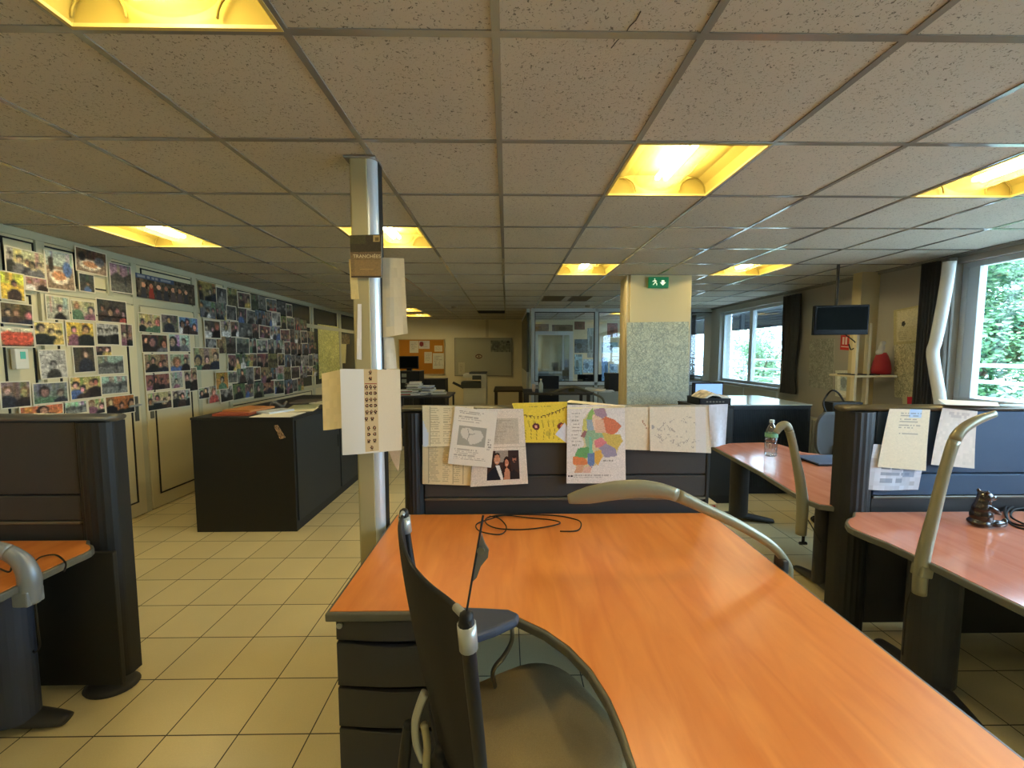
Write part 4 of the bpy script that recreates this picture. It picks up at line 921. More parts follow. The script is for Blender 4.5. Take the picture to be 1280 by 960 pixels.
blob('figure', [(bp(-.01, .052), (.044, .042, .052), .1), (bp(-.012, .088), (.037, .036, .045), .1), (bp(-.008, .12), (.030, .029, .035), .1), (bp(.002, .148), (.032, .030, .030), 0), (bp(.032, .142), (.026, .017, .015), .15), (bp(.05, .148), (.010, .010, .008), 0),
  (bp(-.012, .176, -.02), (.010, .007, .011), 0), (bp(-.012, .176, .02), (.010, .007, .011), 0), (bp(.02, .088, -.034), (.034, .012, .013), .6), (bp(.02, .088, .034), (.034, .012, .013), .6),
  (bp(.036, .022, -.03), (.040, .017, .018), .0), (bp(.036, .022, .03), (.040, .017, .018), 0), (bp(.072, .026, -.03), (.013, .014, .024), .2), (bp(.072, .026, .03), (.013, .014, .024), .2), (bp(-.02, .02), (.045, .045, .02), 0)], M_BEAR, t, .0035)
bm = bmesh.new()
for y in (-.018, .018): lathe(bm, bp(.025, .156, y), [(.001, -.003), (.003, 0), (.001, .003)], 8)
fin(bm, 'eye', M_SILVER, t, smooth=True)

# ================================================================== CABINETS
def cabinet(label, x0, x1, y0, y1, zt, doors, m=M_BLACK, name='storage_cabinet'):
    t = thing(name, label, 'cabinet', ((x0+x1)/2, (y0+y1)/2, 0))
    B('body', m, t, x0, x1, y0, y1, 0.0, zt-.02, bevel=.003); B('top', m, t, x0-.004, x1+.004, y0-.004, y1+.004, zt-.02, zt, bevel=.003)
    for side, a, b in doors:
        if side == 'x': d = B('door', mat('black green door', (34, 37, 38), .5, bump=.2, bscale=300), t, x1, x1+.014, a+.004, b-.004, .09, zt-.03, bevel=.003)
        else: d = B('door', mat('black green door', (34, 37, 38), .5, bump=.2, bscale=300), t, a+.004, b-.004, y0-.014, y0, .09, zt-.03, bevel=.003)
        if side == 'x': B('handle', M_GASK, d, x1+.013, x1+.018, b-.06, b-.035, zt*.55, zt*.68, bevel=.002)
        else: B('handle', M_GASK, d, b-.06, b-.035, y0-.018, y0-.013, zt*.55, zt*.68, bevel=.002)
    return t
yc0 = at(300, 665, z=0).y; xc1 = at(371, 665, z=0).x; xc0 = at(247, 665, z=0).x
zt = at(300, 522, Y=yc0).z
cabinet('long black metal cabinet in the aisle by the photo wall, papers on top', xc0, xc1, yc0, 5.55, zt, [('x', yc0+.02, yc0+.95), ('x', yc0+.97, 5.53)])
st = Canvas(8, 12, (150, 120, 90)).noise(.25); o = printed('sticker', st, quadpos(pxquad([(342, 532), (347, 531), (357, 547), (350, 549)], Y=yc0-.006)), thick=.001); tag(o, 'torn brown and white sticker on the front of the long black cabinet', 'sticker')
def lying(name, label, cat, x0, x1, y0, y1, z, h, m, rz=0, group=None):
    bm = bmesh.new(); obox(bm, ((x0+x1)/2, (y0+y1)/2, z+h/2), (x1-x0, y1-y0, h), rz); return tag(fin(bm, name, m, bevel=min(.002, h*.3), loc=((x0+x1)/2, (y0+y1)/2, z)), label, cat, group)
M_ORF = mat('orange card', (176, 120, 70), .7); M_BRF = mat('brown red card', (150, 72, 46), .7); M_GRP = mat('greenish print', (156, 160, 128), .6); M_BLP = mat('pale blue card', (196, 204, 214), .6)
zc = zt
lying('card_folder', 'reddish brown card folder at the front of the long black cabinet top', 'folder', xc0+.12, xc0+.42, yc0+.08, yc0+.42, zc, .022, M_BRF, .1)
lying('card_folder', 'orange card folder lying askew on the reddish brown folder', 'folder', xc0+.16, xc0+.44, yc0+.18, yc0+.50, zc+.022, .018, M_ORF, -.15)
lying('paper_pad', 'pale blue paper pad beside the orange folder on the black cabinet', 'paper pad', xc0+.46, xc0+.64, yc0+.2, yc0+.46, zc, .02, M_BLP, -.4)
lying('paper_sheet', 'large white paper sheet along the front edge of the black cabinet top', 'paper sheet', xc0+.50, xc1-.03, yc0+.01, yc0+.30, zc, .004, M_PAPER, 0)
lying('printed_brochure', 'greenish brochure on the black cabinet top behind the white sheet', 'brochure', xc0+.52, xc0+.78, yc0+.50, yc0+.85, zc, .01, M_GRP, .3)
lying('printed_brochure', 'pale brochure further along the black cabinet top', 'brochure', xc0+.60, xc0+.85, yc0+.92, yc0+1.25, zc, .012, mat('pale print', (200, 196, 170), .6), -.2)
lying('printed_brochure', 'dark magazine on the far part of the long black cabinet', 'magazine', xc0+.3, xc0+.58, yc0+1.0, yc0+1.35, zc, .015, mat('dark print', (92, 84, 74), .5), .2)
lying('paper_sheet', 'cream sheet beside the aisle edge of the black cabinet top', 'paper sheet', xc1-.26, xc1-.04, yc0+.36, yc0+.66, zc, .003, mat('cream sheet', (224, 214, 176), .8), .25)
bm = bmesh.new(); q = V((xc0+.36, yc0+.72, zc)); sweep(bm, smoothpts([q+V((math.cos(a)*.07, math.sin(a)*.07, .03+.02*math.sin(3*a))) for a in [k*.5 for k in range(14)]]), .012, 6)
tag(fin(bm, 'desk_fan_cable', mat('grey cable', (90, 86, 80), .6), smooth=True, loc=q), 'grey cable bundle lying on the long black cabinet', 'cable')
# tambour cabinet by the windows
y0 = at(960, 617, z=0).y; x0 = at(911, 560, Y=y0).x; x1 = at(1011, 560, Y=y0).x; ztr = at(960, 507, Y=y0).z
t = cabinet('dark blue-black tambour cabinet under the two-pane window, its top shining', x0, x1, y0, y0+1.0, ztr, [], m=mat('blue black metal', (34, 42, 52), .4))
bm = bmesh.new()
for k in range(44):
    xx = x0+.03+(x1-x0-.06)*k/43; box(bm, xx-.006, xx+.006, y0-.008, y0, .08, ztr-.04)
fin(bm, 'tambour_front', mat('blue black slats', (30, 40, 50), .5), t)
B('sheen_top', mat('glossy painted sheen', (190, 204, 204), .12), t, x0-.01, x1+.01, y0-.01, y0+1.0, ztr, ztr+.012)  # pale colour stands in for the reflection on the dark cabinet top
# low cabinet with tray beside the pillar
yy = 4.35; x0 = at(868, 500, Y=yy).x; x1 = at(906, 500, Y=yy).x; zt2 = at(885, 505, Y=yy).z
cabinet('dark low cabinet beyond the main divider carrying the black paper tray', x0-.05, x1+.02, yy-.15, yy+.3, zt2, [('y', x0-.03, x1)])
t = thing('paper_tray', 'black perforated letter tray heaped with papers beside the pillar', 'paper tray', ((x0+x1)/2, yy, zt2))
bm = bmesh.new(); box(bm, x0, x1, yy-.12, yy+.18, zt2, zt2+.01)
for r in ((x0, x1, yy-.12, yy-.112), (x0, x1, yy+.172, yy+.18), (x0, x0+.008, yy-.12, yy+.18), (x1-.008, x1, yy-.12, yy+.18)): box(bm, r[0], r[1], r[2], r[3], zt2, zt2+.075)
fin(bm, 'tray', M_PLAST, t)
for k in range(6):
    bm = bmesh.new(); c = x0+.08+(x1-x0-.16)*k/5; box(bm, c-.01, c+.01, yy-.1215, yy-.1195, zt2+.03, zt2+.045); 
    if k == 0: bm2 = bm; 
    fin(bm, 'slot', M_RAIL, t)
hp = Canvas(10, 8, (196, 186, 172)).noise(.12); Q = [V((x0+.02, yy+.12, zt2+.08)), V((x1-.01, yy+.1, zt2+.10)), V((x1, yy-.09, zt2+.085)), V((x0+.06, yy-.1, zt2+.075))]
o = printed('paper_heap', hp, lambda u, v: tuple((Q[0]*(1-u)+Q[1]*u)*(1-v)+(Q[3]*(1-u)+Q[2]*u)*v+V((0, 0, .06*math.sin(PI*min(1, u*1.3))*(1-.3*v)))), thick=.02); tag(o, 'heap of beige papers in the black letter tray', 'papers')
# bluish cabinet side built as a monitor, glow put into its material
a = at(866, 478, Y=5.5); b = at(902, 499, Y=5.5)
t = thing('computer_monitor', 'pale blue panel with an added glow just behind the black paper tray', 'monitor', ((a.x+b.x)/2, 5.5, ztr))
B('screen', mat('pale blue glowing panel', (150, 190, 235), .4, emit=(120, 165, 225), estr=.8), t, a.x+.04, b.x, 5.49, 5.5, b.z, a.z-.02); B('bezel', M_PLAST, t, a.x, b.x+.02, 5.5, 5.53, b.z-.02, a.z, bevel=.004)
B('stand', M_PLAST, t, (a.x+b.x)/2-.04, (a.x+b.x)/2+.04, 5.5, 5.56, .72, b.z, bevel=.004)
bm = bmesh.new(); prism(bm, [(1.9, 5.2), (3.2, 5.7), (3.2, 6.4), (1.9, 6.4)] if False else [(2.2, 5.68), (3.3, 5.68), (3.3, 6.3), (2.2, 6.3), (2.2, 5.45), (2.35, 5.45)] if False else [(2.05, 5.3), (2.44, 5.3), (2.44, 6.2), (2.05, 6.2)], .69, .72)
ds = thing('side_table', 'small table carrying the pale blue panel beyond the pillar', 'table', (2.25, 5.7, 0)); fin(bm, 'table_top', M_RED, ds)
for xx in (2.07, 2.40):
    for y_ in (5.33, 6.15): B('leg', M_DARK, ds, xx, xx+.03, y_, y_+.03, 0, .69)

# black equipment box by the wall
yy = 4.05; x0 = at(1041, 510, Y=yy).x; z1 = at(1045, 503, Y=yy).z
t = cabinet('tall narrow black equipment cabinet behind the grey chair', x0, x0+.30, yy, yy+.12, z1, [('y', x0+.01, x0+.29)])
B('label_plate', M_PAPER, t, x0+.03, x0+.11, yy-.017, yy-.014, z1-.05, z1-.03)
w = [V((x0+.16, yy+.06, z1)), at(1048, 492, Y=yy+.05), at(1040, 489, Y=yy+.05), at(1033, 495, Y=yy+.1), at(1029, 505, Y=yy), at(1033, 518, Y=yy-.02), at(1036, 526, Y=yy-.02)]
cable(None, 'thick black cable arching out of the equipment cabinet', pts=w, r=.009)
# radiator
yy = 5.2; t = thing('wall_radiator', 'pale ribbed radiator low on the television wall', 'radiator', (XR-.08, 5.3, .1))
B('panel', mat('grey radiator', (150, 152, 146), .5), t, XR-.09, XR-.02, 4.75, 5.75, .12, .72, bevel=.005)
bm = bmesh.new()
for k in range(20): yk = 4.78+.049*k; box(bm, XR-.1, XR-.09, yk, yk+.03, .15, .69)
fin(bm, 'fin', MATS['grey radiator'], t, bevel=.003)

# ================================================================== TELEVISION WALL
ytv = 4.15; a = at(1017, 383, Y=ytv+.12); b = at(1086, 378, Y=ytv); zb_ = at(1050, 418, Y=ytv+.05).z
t = thing('wall_television', 'black flat television on a ceiling bracket before the map wall', 'television', ((a.x+b.x)/2, ytv, zb_))
cx, cz = (a.x+b.x)/2, (zb_+a.z)/2; w = (Vector((b.x, b.y, 0))-Vector((a.x, a.y, 0))).length; ang = math.atan2(b.y-a.y, b.x-a.x)
bm = bmesh.new(); obox(bm, (cx, ytv+.06, cz), (w, .05, a.z-zb_+.01), ang); tv = fin(bm, 'casing', mat('gloss black plastic', (12, 13, 14), .25, spec=.2), t, bevel=.006)
bm = bmesh.new(); obox(bm, (cx-.0*math.sin(ang), ytv+.033, cz+.015), (w-.04, .004, a.z-zb_-.06), ang); fin(bm, 'screen', mat('dark screen', (16, 20, 19), .5, spec=.05), t)
bm = bmesh.new(); sweep(bm, [(cx, ytv+.12, cz+.1), (cx, ytv+.12, ZC-.005)], .014, 10); obox(bm, (cx, ytv+.1, cz+.02), (.12, .03, .12), ang); fin(bm, 'bracket', M_GASK, t)
w_ = [V((cx+.1, ytv+.1, zb_)), at(1070, 430, Y=ytv+.2), at(1064, 438, Y=ytv+.2), at(1061, 430, Y=ytv+.2)]
cable(None, 'black cable dangling below the wall television', pts=w_, r=.006)
def onwall(name, px, canvas, label, cat='poster', depth=0.0, group=None, curved=False):
    P = [at(a, b, X=XR-.006-depth) for a, b in px]; o = printed(name, canvas, quadpos(P), thick=.003, curved=curved); return tag(o, label, cat, group)
def map_canvas(nx, ny, bg, ink, n=24, w=.008, k=.5, grid=False):
    c = Canvas(nx, ny, bg).noise(.03, 4).noise(.07)
    for _ in range(n):
        u, v = random.random(), random.random(); P = [(u, v)]
        for _ in range(5): u += random.uniform(-.14, .14); v += random.uniform(-.12, .12); P.append((u, v))
        c.line(P, ink, w, k)
    if grid:
        for q in (.33, .66): c.rect(q, 0, q+.012, 1, (215, 215, 200), .5).rect(0, q, 1, q+.01, (215, 215, 200), .5)
    return c
onwall('wall_map', [(1012, 425), (1043, 423), (1041, 489), (1011, 483)], map_canvas(40, 50, (150, 150, 138), (110, 114, 100)), 'grey-green map on the wall below the television', 'map')
onwall('wall_map', [(1118, 431), (1158, 428), (1150, 502), (1118, 496)], map_canvas(44, 70, (190, 184, 148), (110, 112, 88), 34), 'pale road map hanging beside the window curtain', 'map', .004)
cv = Canvas(40, 40, (176, 166, 122)).rect(.1, .06, .95, .9, (196, 188, 150)).rect(.14, .1, .9, .5, (206, 200, 168), .7).ell(.33, .42, .06, .07, (60, 60, 56)).text(.15, .62, .6, .88, 5, (140, 132, 100), .5).noise(.03)
onwall('wall_poster', [(1117, 388), (1156, 380), (1156, 430), (1117, 432)], cv, 'yellowed poster above the pale road map', 'poster', .001)
cv = Canvas(16, 24, (205, 204, 186)).rect(.12, .1, .88, .9, (226, 226, 214)).rect(.3, .2, .75, .75, (176, 190, 190)).ell(.5, .45, .18, .2, (140, 150, 152)).noise(.03)
onwall('framed_picture', [(1044, 463), (1066, 463), (1065, 499), (1044, 495)], cv, 'small white framed picture beside the shelf unit', 'picture')
cv = Canvas(10, 16, (190, 44, 40)).rect(.2, .1, .4, .65, (226, 200, 190)).rect(.55, .1, .75, .65, (226, 200, 190)).rect(.1, .75, .9, .8, (226, 190, 180))
onwall('fire_notice', [(1051, 419), (1063, 419), (1062, 438), (1050, 437)], cv, 'small red fire notice on the wall below the television', 'sign')
cv = Canvas(12, 6, (176, 40, 60)).rect(0, 0, .3, 1, (200, 196, 160)).rect(.75, .2, 1, .9, (50, 40, 44))
onwall('red_notice', [(1128, 496), (1146, 496), (1146, 505), (1128, 505)], cv, 'small red notice below the pale road map', 'sign', .006)
SB('wall_right.011', mat('ochre wall paint', (186, 172, 132), .8, noise=.04, nscale=3), at(1070, 469, Y=4.64).x, XR, 4.64, 4.76, 0, ZC)
# shelf unit with uprights
ys = 4.32; a = at(1064, 469, Y=ys); b = at(1116, 469, Y=ys)
t = thing('shelf_unit', 'narrow cream shelf on two uprights beside the television', 'shelf', ((a.x+b.x)/2, ys, 0))
B('shelf', M_CREAM, t, a.x, min(b.x, XR-.01), ys-.05, ys+.3, a.z-.02, a.z, bevel=.002)
for pxx in (1068, 1083):
    xx = at(pxx, 469, Y=ys+.02).x; B('upright', M_CREAM, t, xx-.015, xx+.015, ys+.0, ys+.05, 0, 2.1 if pxx == 1068 else 1.9, bevel=.003)
t2_ = thing('red_bag', 'red bag with a grey and white bundle on top, on the cream shelf', 'bag', at(1101, 468, Y=ys+.1))
c = at(1101, 468, Y=ys+.1); bm = bmesh.new(); n = 20; rings = []
for (rx, ry, z) in ((.095, .07, 0), (.098, .07, .05), (.085, .06, .13), (.06, .045, .2), (.04, .03, .235)):
    rings.append([bm.verts.new((c.x+rx*math.cos(2*PI*k/n)*(1+.05*math.cos(6*PI*k/n)), c.y+ry*math.sin(2*PI*k/n), c.z+.003+z)) for k in range(n)])
for i in range(4):
    for k in range(n): bm.faces.new((rings[i][k], rings[i][(k+1) % n], rings[i+1][(k+1) % n], rings[i+1][k]))
bm.faces.new(rings[0][::-1]); bm.faces.new(rings[-1]); fin(bm, 'bag_body', mat('red cloth', (140, 18, 26), .6), t2_, smooth=True)
blob('bundle', [(c+V((-.03, 0, .24)), (.035, .035, .035), 0), (c+V((-.01, 0, .29)), (.03, .03, .04), 0), (c+V((.0, .0, .34)), (.028, .028, .025), 0)], mat('pale grey cloth', (170, 170, 168), .7), t2_, .006)
lying('black_tray', 'flat black object lying on the cream shelf', 'tray', a.x+.01, c.x-.1, ys, ys+.2, a.z, .012, M_PLAST)

# curtains
def curtain(label, y0, y1, z0, z1, x=XR-.10, m=M_CURT, tie=None, n=40):
    bm = bmesh.new(); rows = 14; gs = []
    for off in (0, -.006):
        g = []
        for j in range(rows+1):
            v = j/rows; z = z1+(z0-z1)*v; sq_ = 1.0
            if tie is not None: sq_ = 1-.35*math.exp(-((v-tie)/.2)**2)
            g.append([bm.verts.new((x+off+.03*math.sin(i/n*2*PI*5+v*.6), (y0+y1)/2+(y1-y0)/2*sq_*(2*i/n-1), z)) for i in range(n+1)])
        gs.append(g)
        for j in range(rows):
            for i in range(n):
                f = (g[j][i], g[j][i+1], g[j+1][i+1], g[j+1][i]); bm.faces.new(f if off else f[::-1])
    return tag(fin(bm, 'window_curtain', m, smooth=True), label, 'curtain')
curtain('dark grey curtain gathered at the television side of the two-pane window', 5.76, 6.08, 1.0, 2.42, tie=.75)
curtain('dark grey curtain hanging inside the glazed office window', 8.95, 9.35, 1.0, 2.42)
curtain('dark grey curtain beside the large window behind the bent white duct', 3.89, 4.06, .9, 2.46)
curtain('brownish curtain edge between the bent duct and the large window frame', 3.78, 3.87, .9, 2.46, m=mat('taupe curtain', (96, 92, 84), .9))
# bent duct
P = [at(x, y, X=XR-.22) for x, y in ((1187, 327), (1184, 350), (1178, 385), (1170, 425), (1166, 440), (1169, 465), (1175, 500), (1178, 540))]
bm = bmesh.new(); sweep(bm, [q for q in smoothpts(P, 4)], .045, 20); o = fin(bm, 'flexible_duct', mat('white duct plastic', (206, 212, 214), .5), smooth=True, loc=P[-1]); tag(o, 'bent white duct running down beside the large window', 'duct')

# ================================================================== BACK OF THE ROOM
def onback(name, px, canvas, label, cat='poster', Y=YB-.004, group=None, th=.003, par=None):
    P = [at(a, b, Y=Y) for a, b in px]; o = printed(name, canvas, quadpos(P), par, thick=th, curved=False)
    return tag(o, label, cat, group) if label else o
def rc(x0, y0, x1, y1): return [(x0, y0), (x1, y0), (x1, y1), (x0, y1)]
yb = YB-.03
a, b = at(498, 424, Y=yb), at(556, 468, Y=yb); t = thing('cork_board', 'cork notice board on the back wall with five papers pinned on', 'notice board', ((a.x+b.x)/2, yb, (a.z+b.z)/2))
B('cork', mat('cork', (176, 118, 36), .9, noise=.2, nscale=60), t, a.x, b.x, yb, yb+.025, b.z, a.z)
bm = bmesh.new(); 
for r in ((a.x, b.x, a.z-.02, a.z), (a.x, b.x, b.z, b.z+.02), (a.x, a.x+.02, b.z, a.z), (b.x-.02, b.x, b.z, a.z)): box(bm, r[0], r[1], yb-.008, yb+.026, r[2], r[3])
fin(bm, 'frame', mat('tan wood frame', (190, 166, 112), .5), t)
for i, (q, c, lb) in enumerate(((rc(512, 426, 523, 441), (206, 202, 184), 'printed list pinned at the top of the cork board'), (rc(523.5, 426, 537, 436), (200, 196, 190), 'leaflet with a red and blue picture pinned on the cork board'),
    (rc(543, 432, 553, 439.5), (216, 204, 168), 'small cream card pinned at the upper corner of the cork board'), (rc(530.5, 440, 540, 454), (204, 198, 176), 'small framed-looking sheet in the middle of the cork board'), (rc(541, 441.5, 555, 461), (206, 204, 184), 'largest pinned sheet at the lower corner of the cork board'))):
    cv = Canvas(16, 18, c).text(.15, .15, .85, .85, 6, (130, 126, 110), .5)
    if i == 1: cv.ell(.25, .4, .2, .3, (120, 40, 40))
    onback('pinned_paper', q, cv, lb, 'paper sheet', yb-.004)
a, b = at(568, 422.5, Y=yb), at(640, 470, Y=yb); t = thing('whiteboard', 'large pale whiteboard on the back wall behind the copier', 'whiteboard', ((a.x+b.x)/2, yb, (a.z+b.z)/2))
B('board', mat('whiteboard surface', (168, 166, 144), .35), t, a.x, b.x, yb, yb+.02, b.z, a.z)
bm = bmesh.new()
for r in ((a.x, b.x, a.z-.012, a.z), (a.x, b.x, b.z, b.z+.012), (a.x, a.x+.012, b.z, a.z), (b.x-.012, b.x, b.z, a.z)): box(bm, r[0], r[1], yb-.006, yb+.022, r[2], r[3])
fin(bm, 'frame', M_RAIL, t)
cv = Canvas(26, 14, (120, 122, 108)).noise(.12, 2).ell(.3, .4, .15, .25, (80, 82, 74), .6).rect(.8, .1, .95, .2, (60, 60, 56))
onback('pinned_picture', rc(613.5, 425.5, 638, 440), cv, 'grey picture stuck at the upper corner of the whiteboard', 'picture', yb-.008)
cv = Canvas(20, 12, (168, 166, 144)).ell(.5, .5, .46, .4, (90, 40, 36)).ell(.5, .5, .34, .22, (186, 180, 150)).ell(.5, .5, .1, .14, (90, 60, 50))
onback('eye_magnet', rc(594, 442, 603, 449), cv, 'small dark eye-shaped magnet in the middle of the whiteboard', 'magnet', yb-.008)
onback('pinned_paper', rc(573, 453, 581, 468), Canvas(8, 12, (190, 186, 160)).text(.2, .2, .8, .8, 4, (140, 130, 110), .5), 'small sheet at the lower corner of the whiteboard', 'paper sheet', yb-.008)
# copier
yc = 9.6; a, b = at(579, 484, Y=yc), at(608, 503, Y=yc)
t = thing('photocopier', 'pale office photocopier in front of the whiteboard', 'photocopier', ((a.x+b.x)/2, yc+.3, 0)); z2 = at(590, 484, Y=yc).z; z3 = at(590, 466, Y=yc).z
M_COP = mat('copier beige', (224, 222, 204), .5); M_CDK = mat('copier dark grey', (70, 74, 70), .5)
B('body', M_COP, t, a.x, b.x, yc, yc+.6, .05, z2, bevel=.01); B('side_tray', M_CDK, t, a.x-.05, b.x-.12, yc-.03, yc+.5, z2-.02, z2+.12, bevel=.01)
B('upper_body', M_COP, t, b.x-.13, b.x, yc, yc+.55, z2, z3-.1, bevel=.01); B('scanner', M_COP, t, a.x, b.x, yc-.02, yc+.55, z3-.11, z3-.03, bevel=.01)
B('lid', M_CDK, t, a.x+.14, b.x, yc, yc+.55, z3-.03, z3+.01, bevel=.01); B('control_panel', M_CDK, t, a.x+.22, b.x-.12, yc-.08, yc-.02, z3-.16, z3-.06, bevel=.008)
for k in range(2): B('drawer', M_COP, t, a.x+.03, b.x-.03, yc-.012, yc, .15+.25*k, .37+.25*k, bevel=.006)
bm = bmesh.new(); sweep(bm, [at(580, 485, Y=yc+.2), at(566, 478, Y=yc+.2)], [(.03, .006)]*2, 8, up=(0, 1, 0)); fin(bm, 'output_flap', M_CDK, t)
for xx in (a.x+.05, b.x-.05):
    bm = bmesh.new(); sweep(bm, [(xx-.015, yc+.08, .025), (xx+.015, yc+.08, .025)], .025, 10); fin(bm, 'caster', M_PLAST, t)
# dark cupboards and paper heap at the back by the cork board
def bx(px0, px1, py0, Y, dep, label, name='storage_cabinet', doors=True):
    a = at(px0, py0, Y=Y); b = at(px1, py0, Y=Y); return cabinet(label, a.x, b.x, Y, Y+dep, a.z, [('y', a.x+.01, (a.x+b.x)/2), ('y', (a.x+b.x)/2, b.x-.01)] if doors else [], name=name), a, b
bx(524, 556, 474, 9.2, .5, 'low black cupboard below the cork board')
_, a, b = bx(499, 524, 464, 8.6, .5, 'taller black cupboard under the black monitor at the back')
t = thing('computer_monitor', 'black monitor standing on the taller black cupboard before the cork board', 'monitor', ((a.x+b.x)/2, 8.8, a.z))
q0, q1 = at(499, 445, Y=8.75), at(523, 461, Y=8.75); B('casing', M_PLAST, t, q0.x, q1.x, 8.75, 8.8, q1.z, q0.z, bevel=.008); B('screen', mat('dark screen', (20, 26, 24), .2), t, q0.x+.02, q1.x-.02, 8.745, 8.75, q1.z+.03, q0.z-.02); B('stand', M_PLAST, t, (q0.x+q1.x)/2-.05, (q0.x+q1.x)/2+.05, 8.76, 8.86, a.z, q1.z+.03)
for k, (p0, p1, q0_, lb) in enumerate(((502, 508, 467, 'white note stuck on the taller black cupboard, upper one'), (502, 508, 474, 'white note stuck on the taller black cupboard, lower one'))):
    onback('sticky_note', rc(p0, q0_, p1, q0_+4.5), blank(4, 4, (150, 160, 150)), lb, 'note', 8.58)
# work table before them with heaps of paper
ty = 6.9; ta, tb = at(500, 500, Y=ty), at(562, 500, Y=ty); zt4 = .86
t = thing('work_table', 'dark work table at the back covered in paper heaps', 'table', ((ta.x+tb.x)/2, ty+.4, 0)); B('table_top', M_DARK, t, ta.x, tb.x, ty, ty+.8, zt4-.03, zt4, bevel=.004)
for xx in (ta.x+.02, tb.x-.05):
    for y_ in (ty+.03, ty+.74): B('leg', M_DARK, t, xx, xx+.03, y_, y_+.03, 0, zt4-.03)
rnd = random.Random(5)
def stack(x, y, z, n, w, d, label, cols, group=None, name='paper_stack'):
    o = thing(name, label, 'paper stack', (x, y, z), group); zz = z
    for k in range(n):
        h = rnd.uniform(.008, .03); bm = bmesh.new(); obox(bm, (x+rnd.uniform(-.03, .03), y+rnd.uniform(-.03, .03), zz+h/2), (w*rnd.uniform(.8, 1), d*rnd.uniform(.8, 1), h), rnd.uniform(-.35, .35)); fin(bm, 'bundle', cols[k % len(cols)], o); zz += h
stack(at(518, 485, Y=ty+.3).x, ty+.3, zt4, 13, .24, .3, 'tall untidy stack of white papers on the dark work table', [M_PAPER, M_GRP, M_PAPER, mat('dark print', (92, 84, 74), .5)])
stack(at(533, 490, Y=ty+.35).x, ty+.35, zt4, 9, .24, .3, 'second untidy paper stack on the dark work table, nearer the cupboard', [M_PAPER, mat('dark print', (92, 84, 74), .5), M_BLP])
stack(at(507, 490, Y=ty+.2).x, ty+.2, zt4, 6, .22, .28, 'low stack of brown and green papers on the dark work table by the pole', [M_GRP, M_BRF, M_PAPER])
stack(at(548, 494, Y=ty+.3).x, ty+.3, zt4, 4, .26, .2, 'flat stack of papers at the end of the dark work table', [M_GRP, M_PAPER])
# table at back right of whiteboard
ty = 9.5; ta, tb = at(617, 488, Y=ty), at(654, 488, Y=ty); zt5 = ta.z
t = thing('side_table', 'dark brown table against the glazed office side, by the copier', 'table', ((ta.x+tb.x)/2, ty+.5, 0)); mb = mat('dark brown wood', (62, 48, 34), .5)
B('table_top', mb, t, ta.x, XO-.01, ty, ty+1.2, zt5-.04, zt5, bevel=.004)
for xx in (ta.x+.02, XO-.1):
    for y_ in (ty+.03, ty+1.1): B('leg', mb, t, xx, xx+.05, y_, y_+.05, 0, zt5-.04)
# desks before the glazed office
dy = 6.4; zz = .74; d0, d1 = at(655, 500, Y=dy).x, 1.36
t = thing('office_desk', 'dark desk before the glazed office with papers on it', 'desk', ((d0+d1)/2, dy+.4, 0), 'office desks')
B('desktop', M_DARK, t, d0, d1, dy, dy+.8, .93, .96, bevel=.004)
for xx in (d0+.03, d1-.08):
    for y_ in (dy+.05, dy+.7): B('leg', M_DARK, t, xx, xx+.05, y_, y_+.05, 0, .93)
z6 = .96
stack(at(743, 498, Y=dy+.3).x, dy+.3, z6, 3, .34, .26, 'flat white paper stack on the dark desk before the glazed office', [M_BLP, M_PAPER])
stack(at(757, 498, Y=dy+.25).x, dy+.25, z6, 2, .2, .26, 'thin paper stack on the dark desk beside the black filing box', [M_BLP])
q = at(676, 500, Y=dy+.1); q.z = z6
t = thing('water_bottle', 'small clear bottle on the dark desk before the glazed office', 'bottle', q)
bm = bmesh.new(); lathe(bm, q, [(.03, .001), (.036, .01), (.036, .12), (.03, .15), (.014, .18), (.014, .2)], 18); fin(bm, 'body', mat('cloudy bottle', (170, 190, 200), .25), t, smooth=True); bm = bmesh.new(); lathe(bm, q, [(.015, .2), (.015, .22)], 12); fin(bm, 'cap', M_WHITE, t)
q = at(667, 500, Y=dy+.2); q.z = z6; bm = bmesh.new(); lathe(bm, q, [(.022, 0), (.03, .05), (.03, .11), (.022, .13)], 14); tag(fin(bm, 'paper_cup', mat('pale pink cup', (196, 180, 170), .5), smooth=True), 'pale cup beside the small clear bottle on the dark desk', 'cup')
q = at(714, 498, Y=dy+.3); q.z = z6; bm = bmesh.new(); obox(bm, q+V((0, 0, .04)), (.09, .09, .08)); tag(fin(bm, 'pencil_box', mat('olive box', (92, 92, 56), .6), bevel=.004), 'small olive green box on the dark desk before the glazed office', 'box')
a, b = at(760, 467, Y=dy+.35), at(773, 500, Y=dy+.35); t = thing('filing_box', 'black upright box on the dark desk against the pillar', 'box', ((a.x+b.x)/2, dy+.4, z6)); B('body', M_PLAST, t, a.x, b.x+.02, dy+.3, dy+.6, z6, a.z, bevel=.006)
B('lid', M_PLAST, t, a.x-.006, b.x+.026, dy+.294, dy+.606, a.z-.06, a.z+.006, bevel=.004)
yl = dy+.2
pts = LP((756, 505), (752, 497), (738, 491), (722, 485), (714, 484), (704, 486), (694, 490), (688, 493))
lamp('dark curved lamp arching over the far dark desk', pts[0], pts, [(.02, .02)]*3+[(.024, .016)]*3+[(.03, .012), (.02, .006)], up=(0, 1, 0), m=M_RAIL)
M_NAVY = mat('navy black fabric', (24, 32, 44), .8)
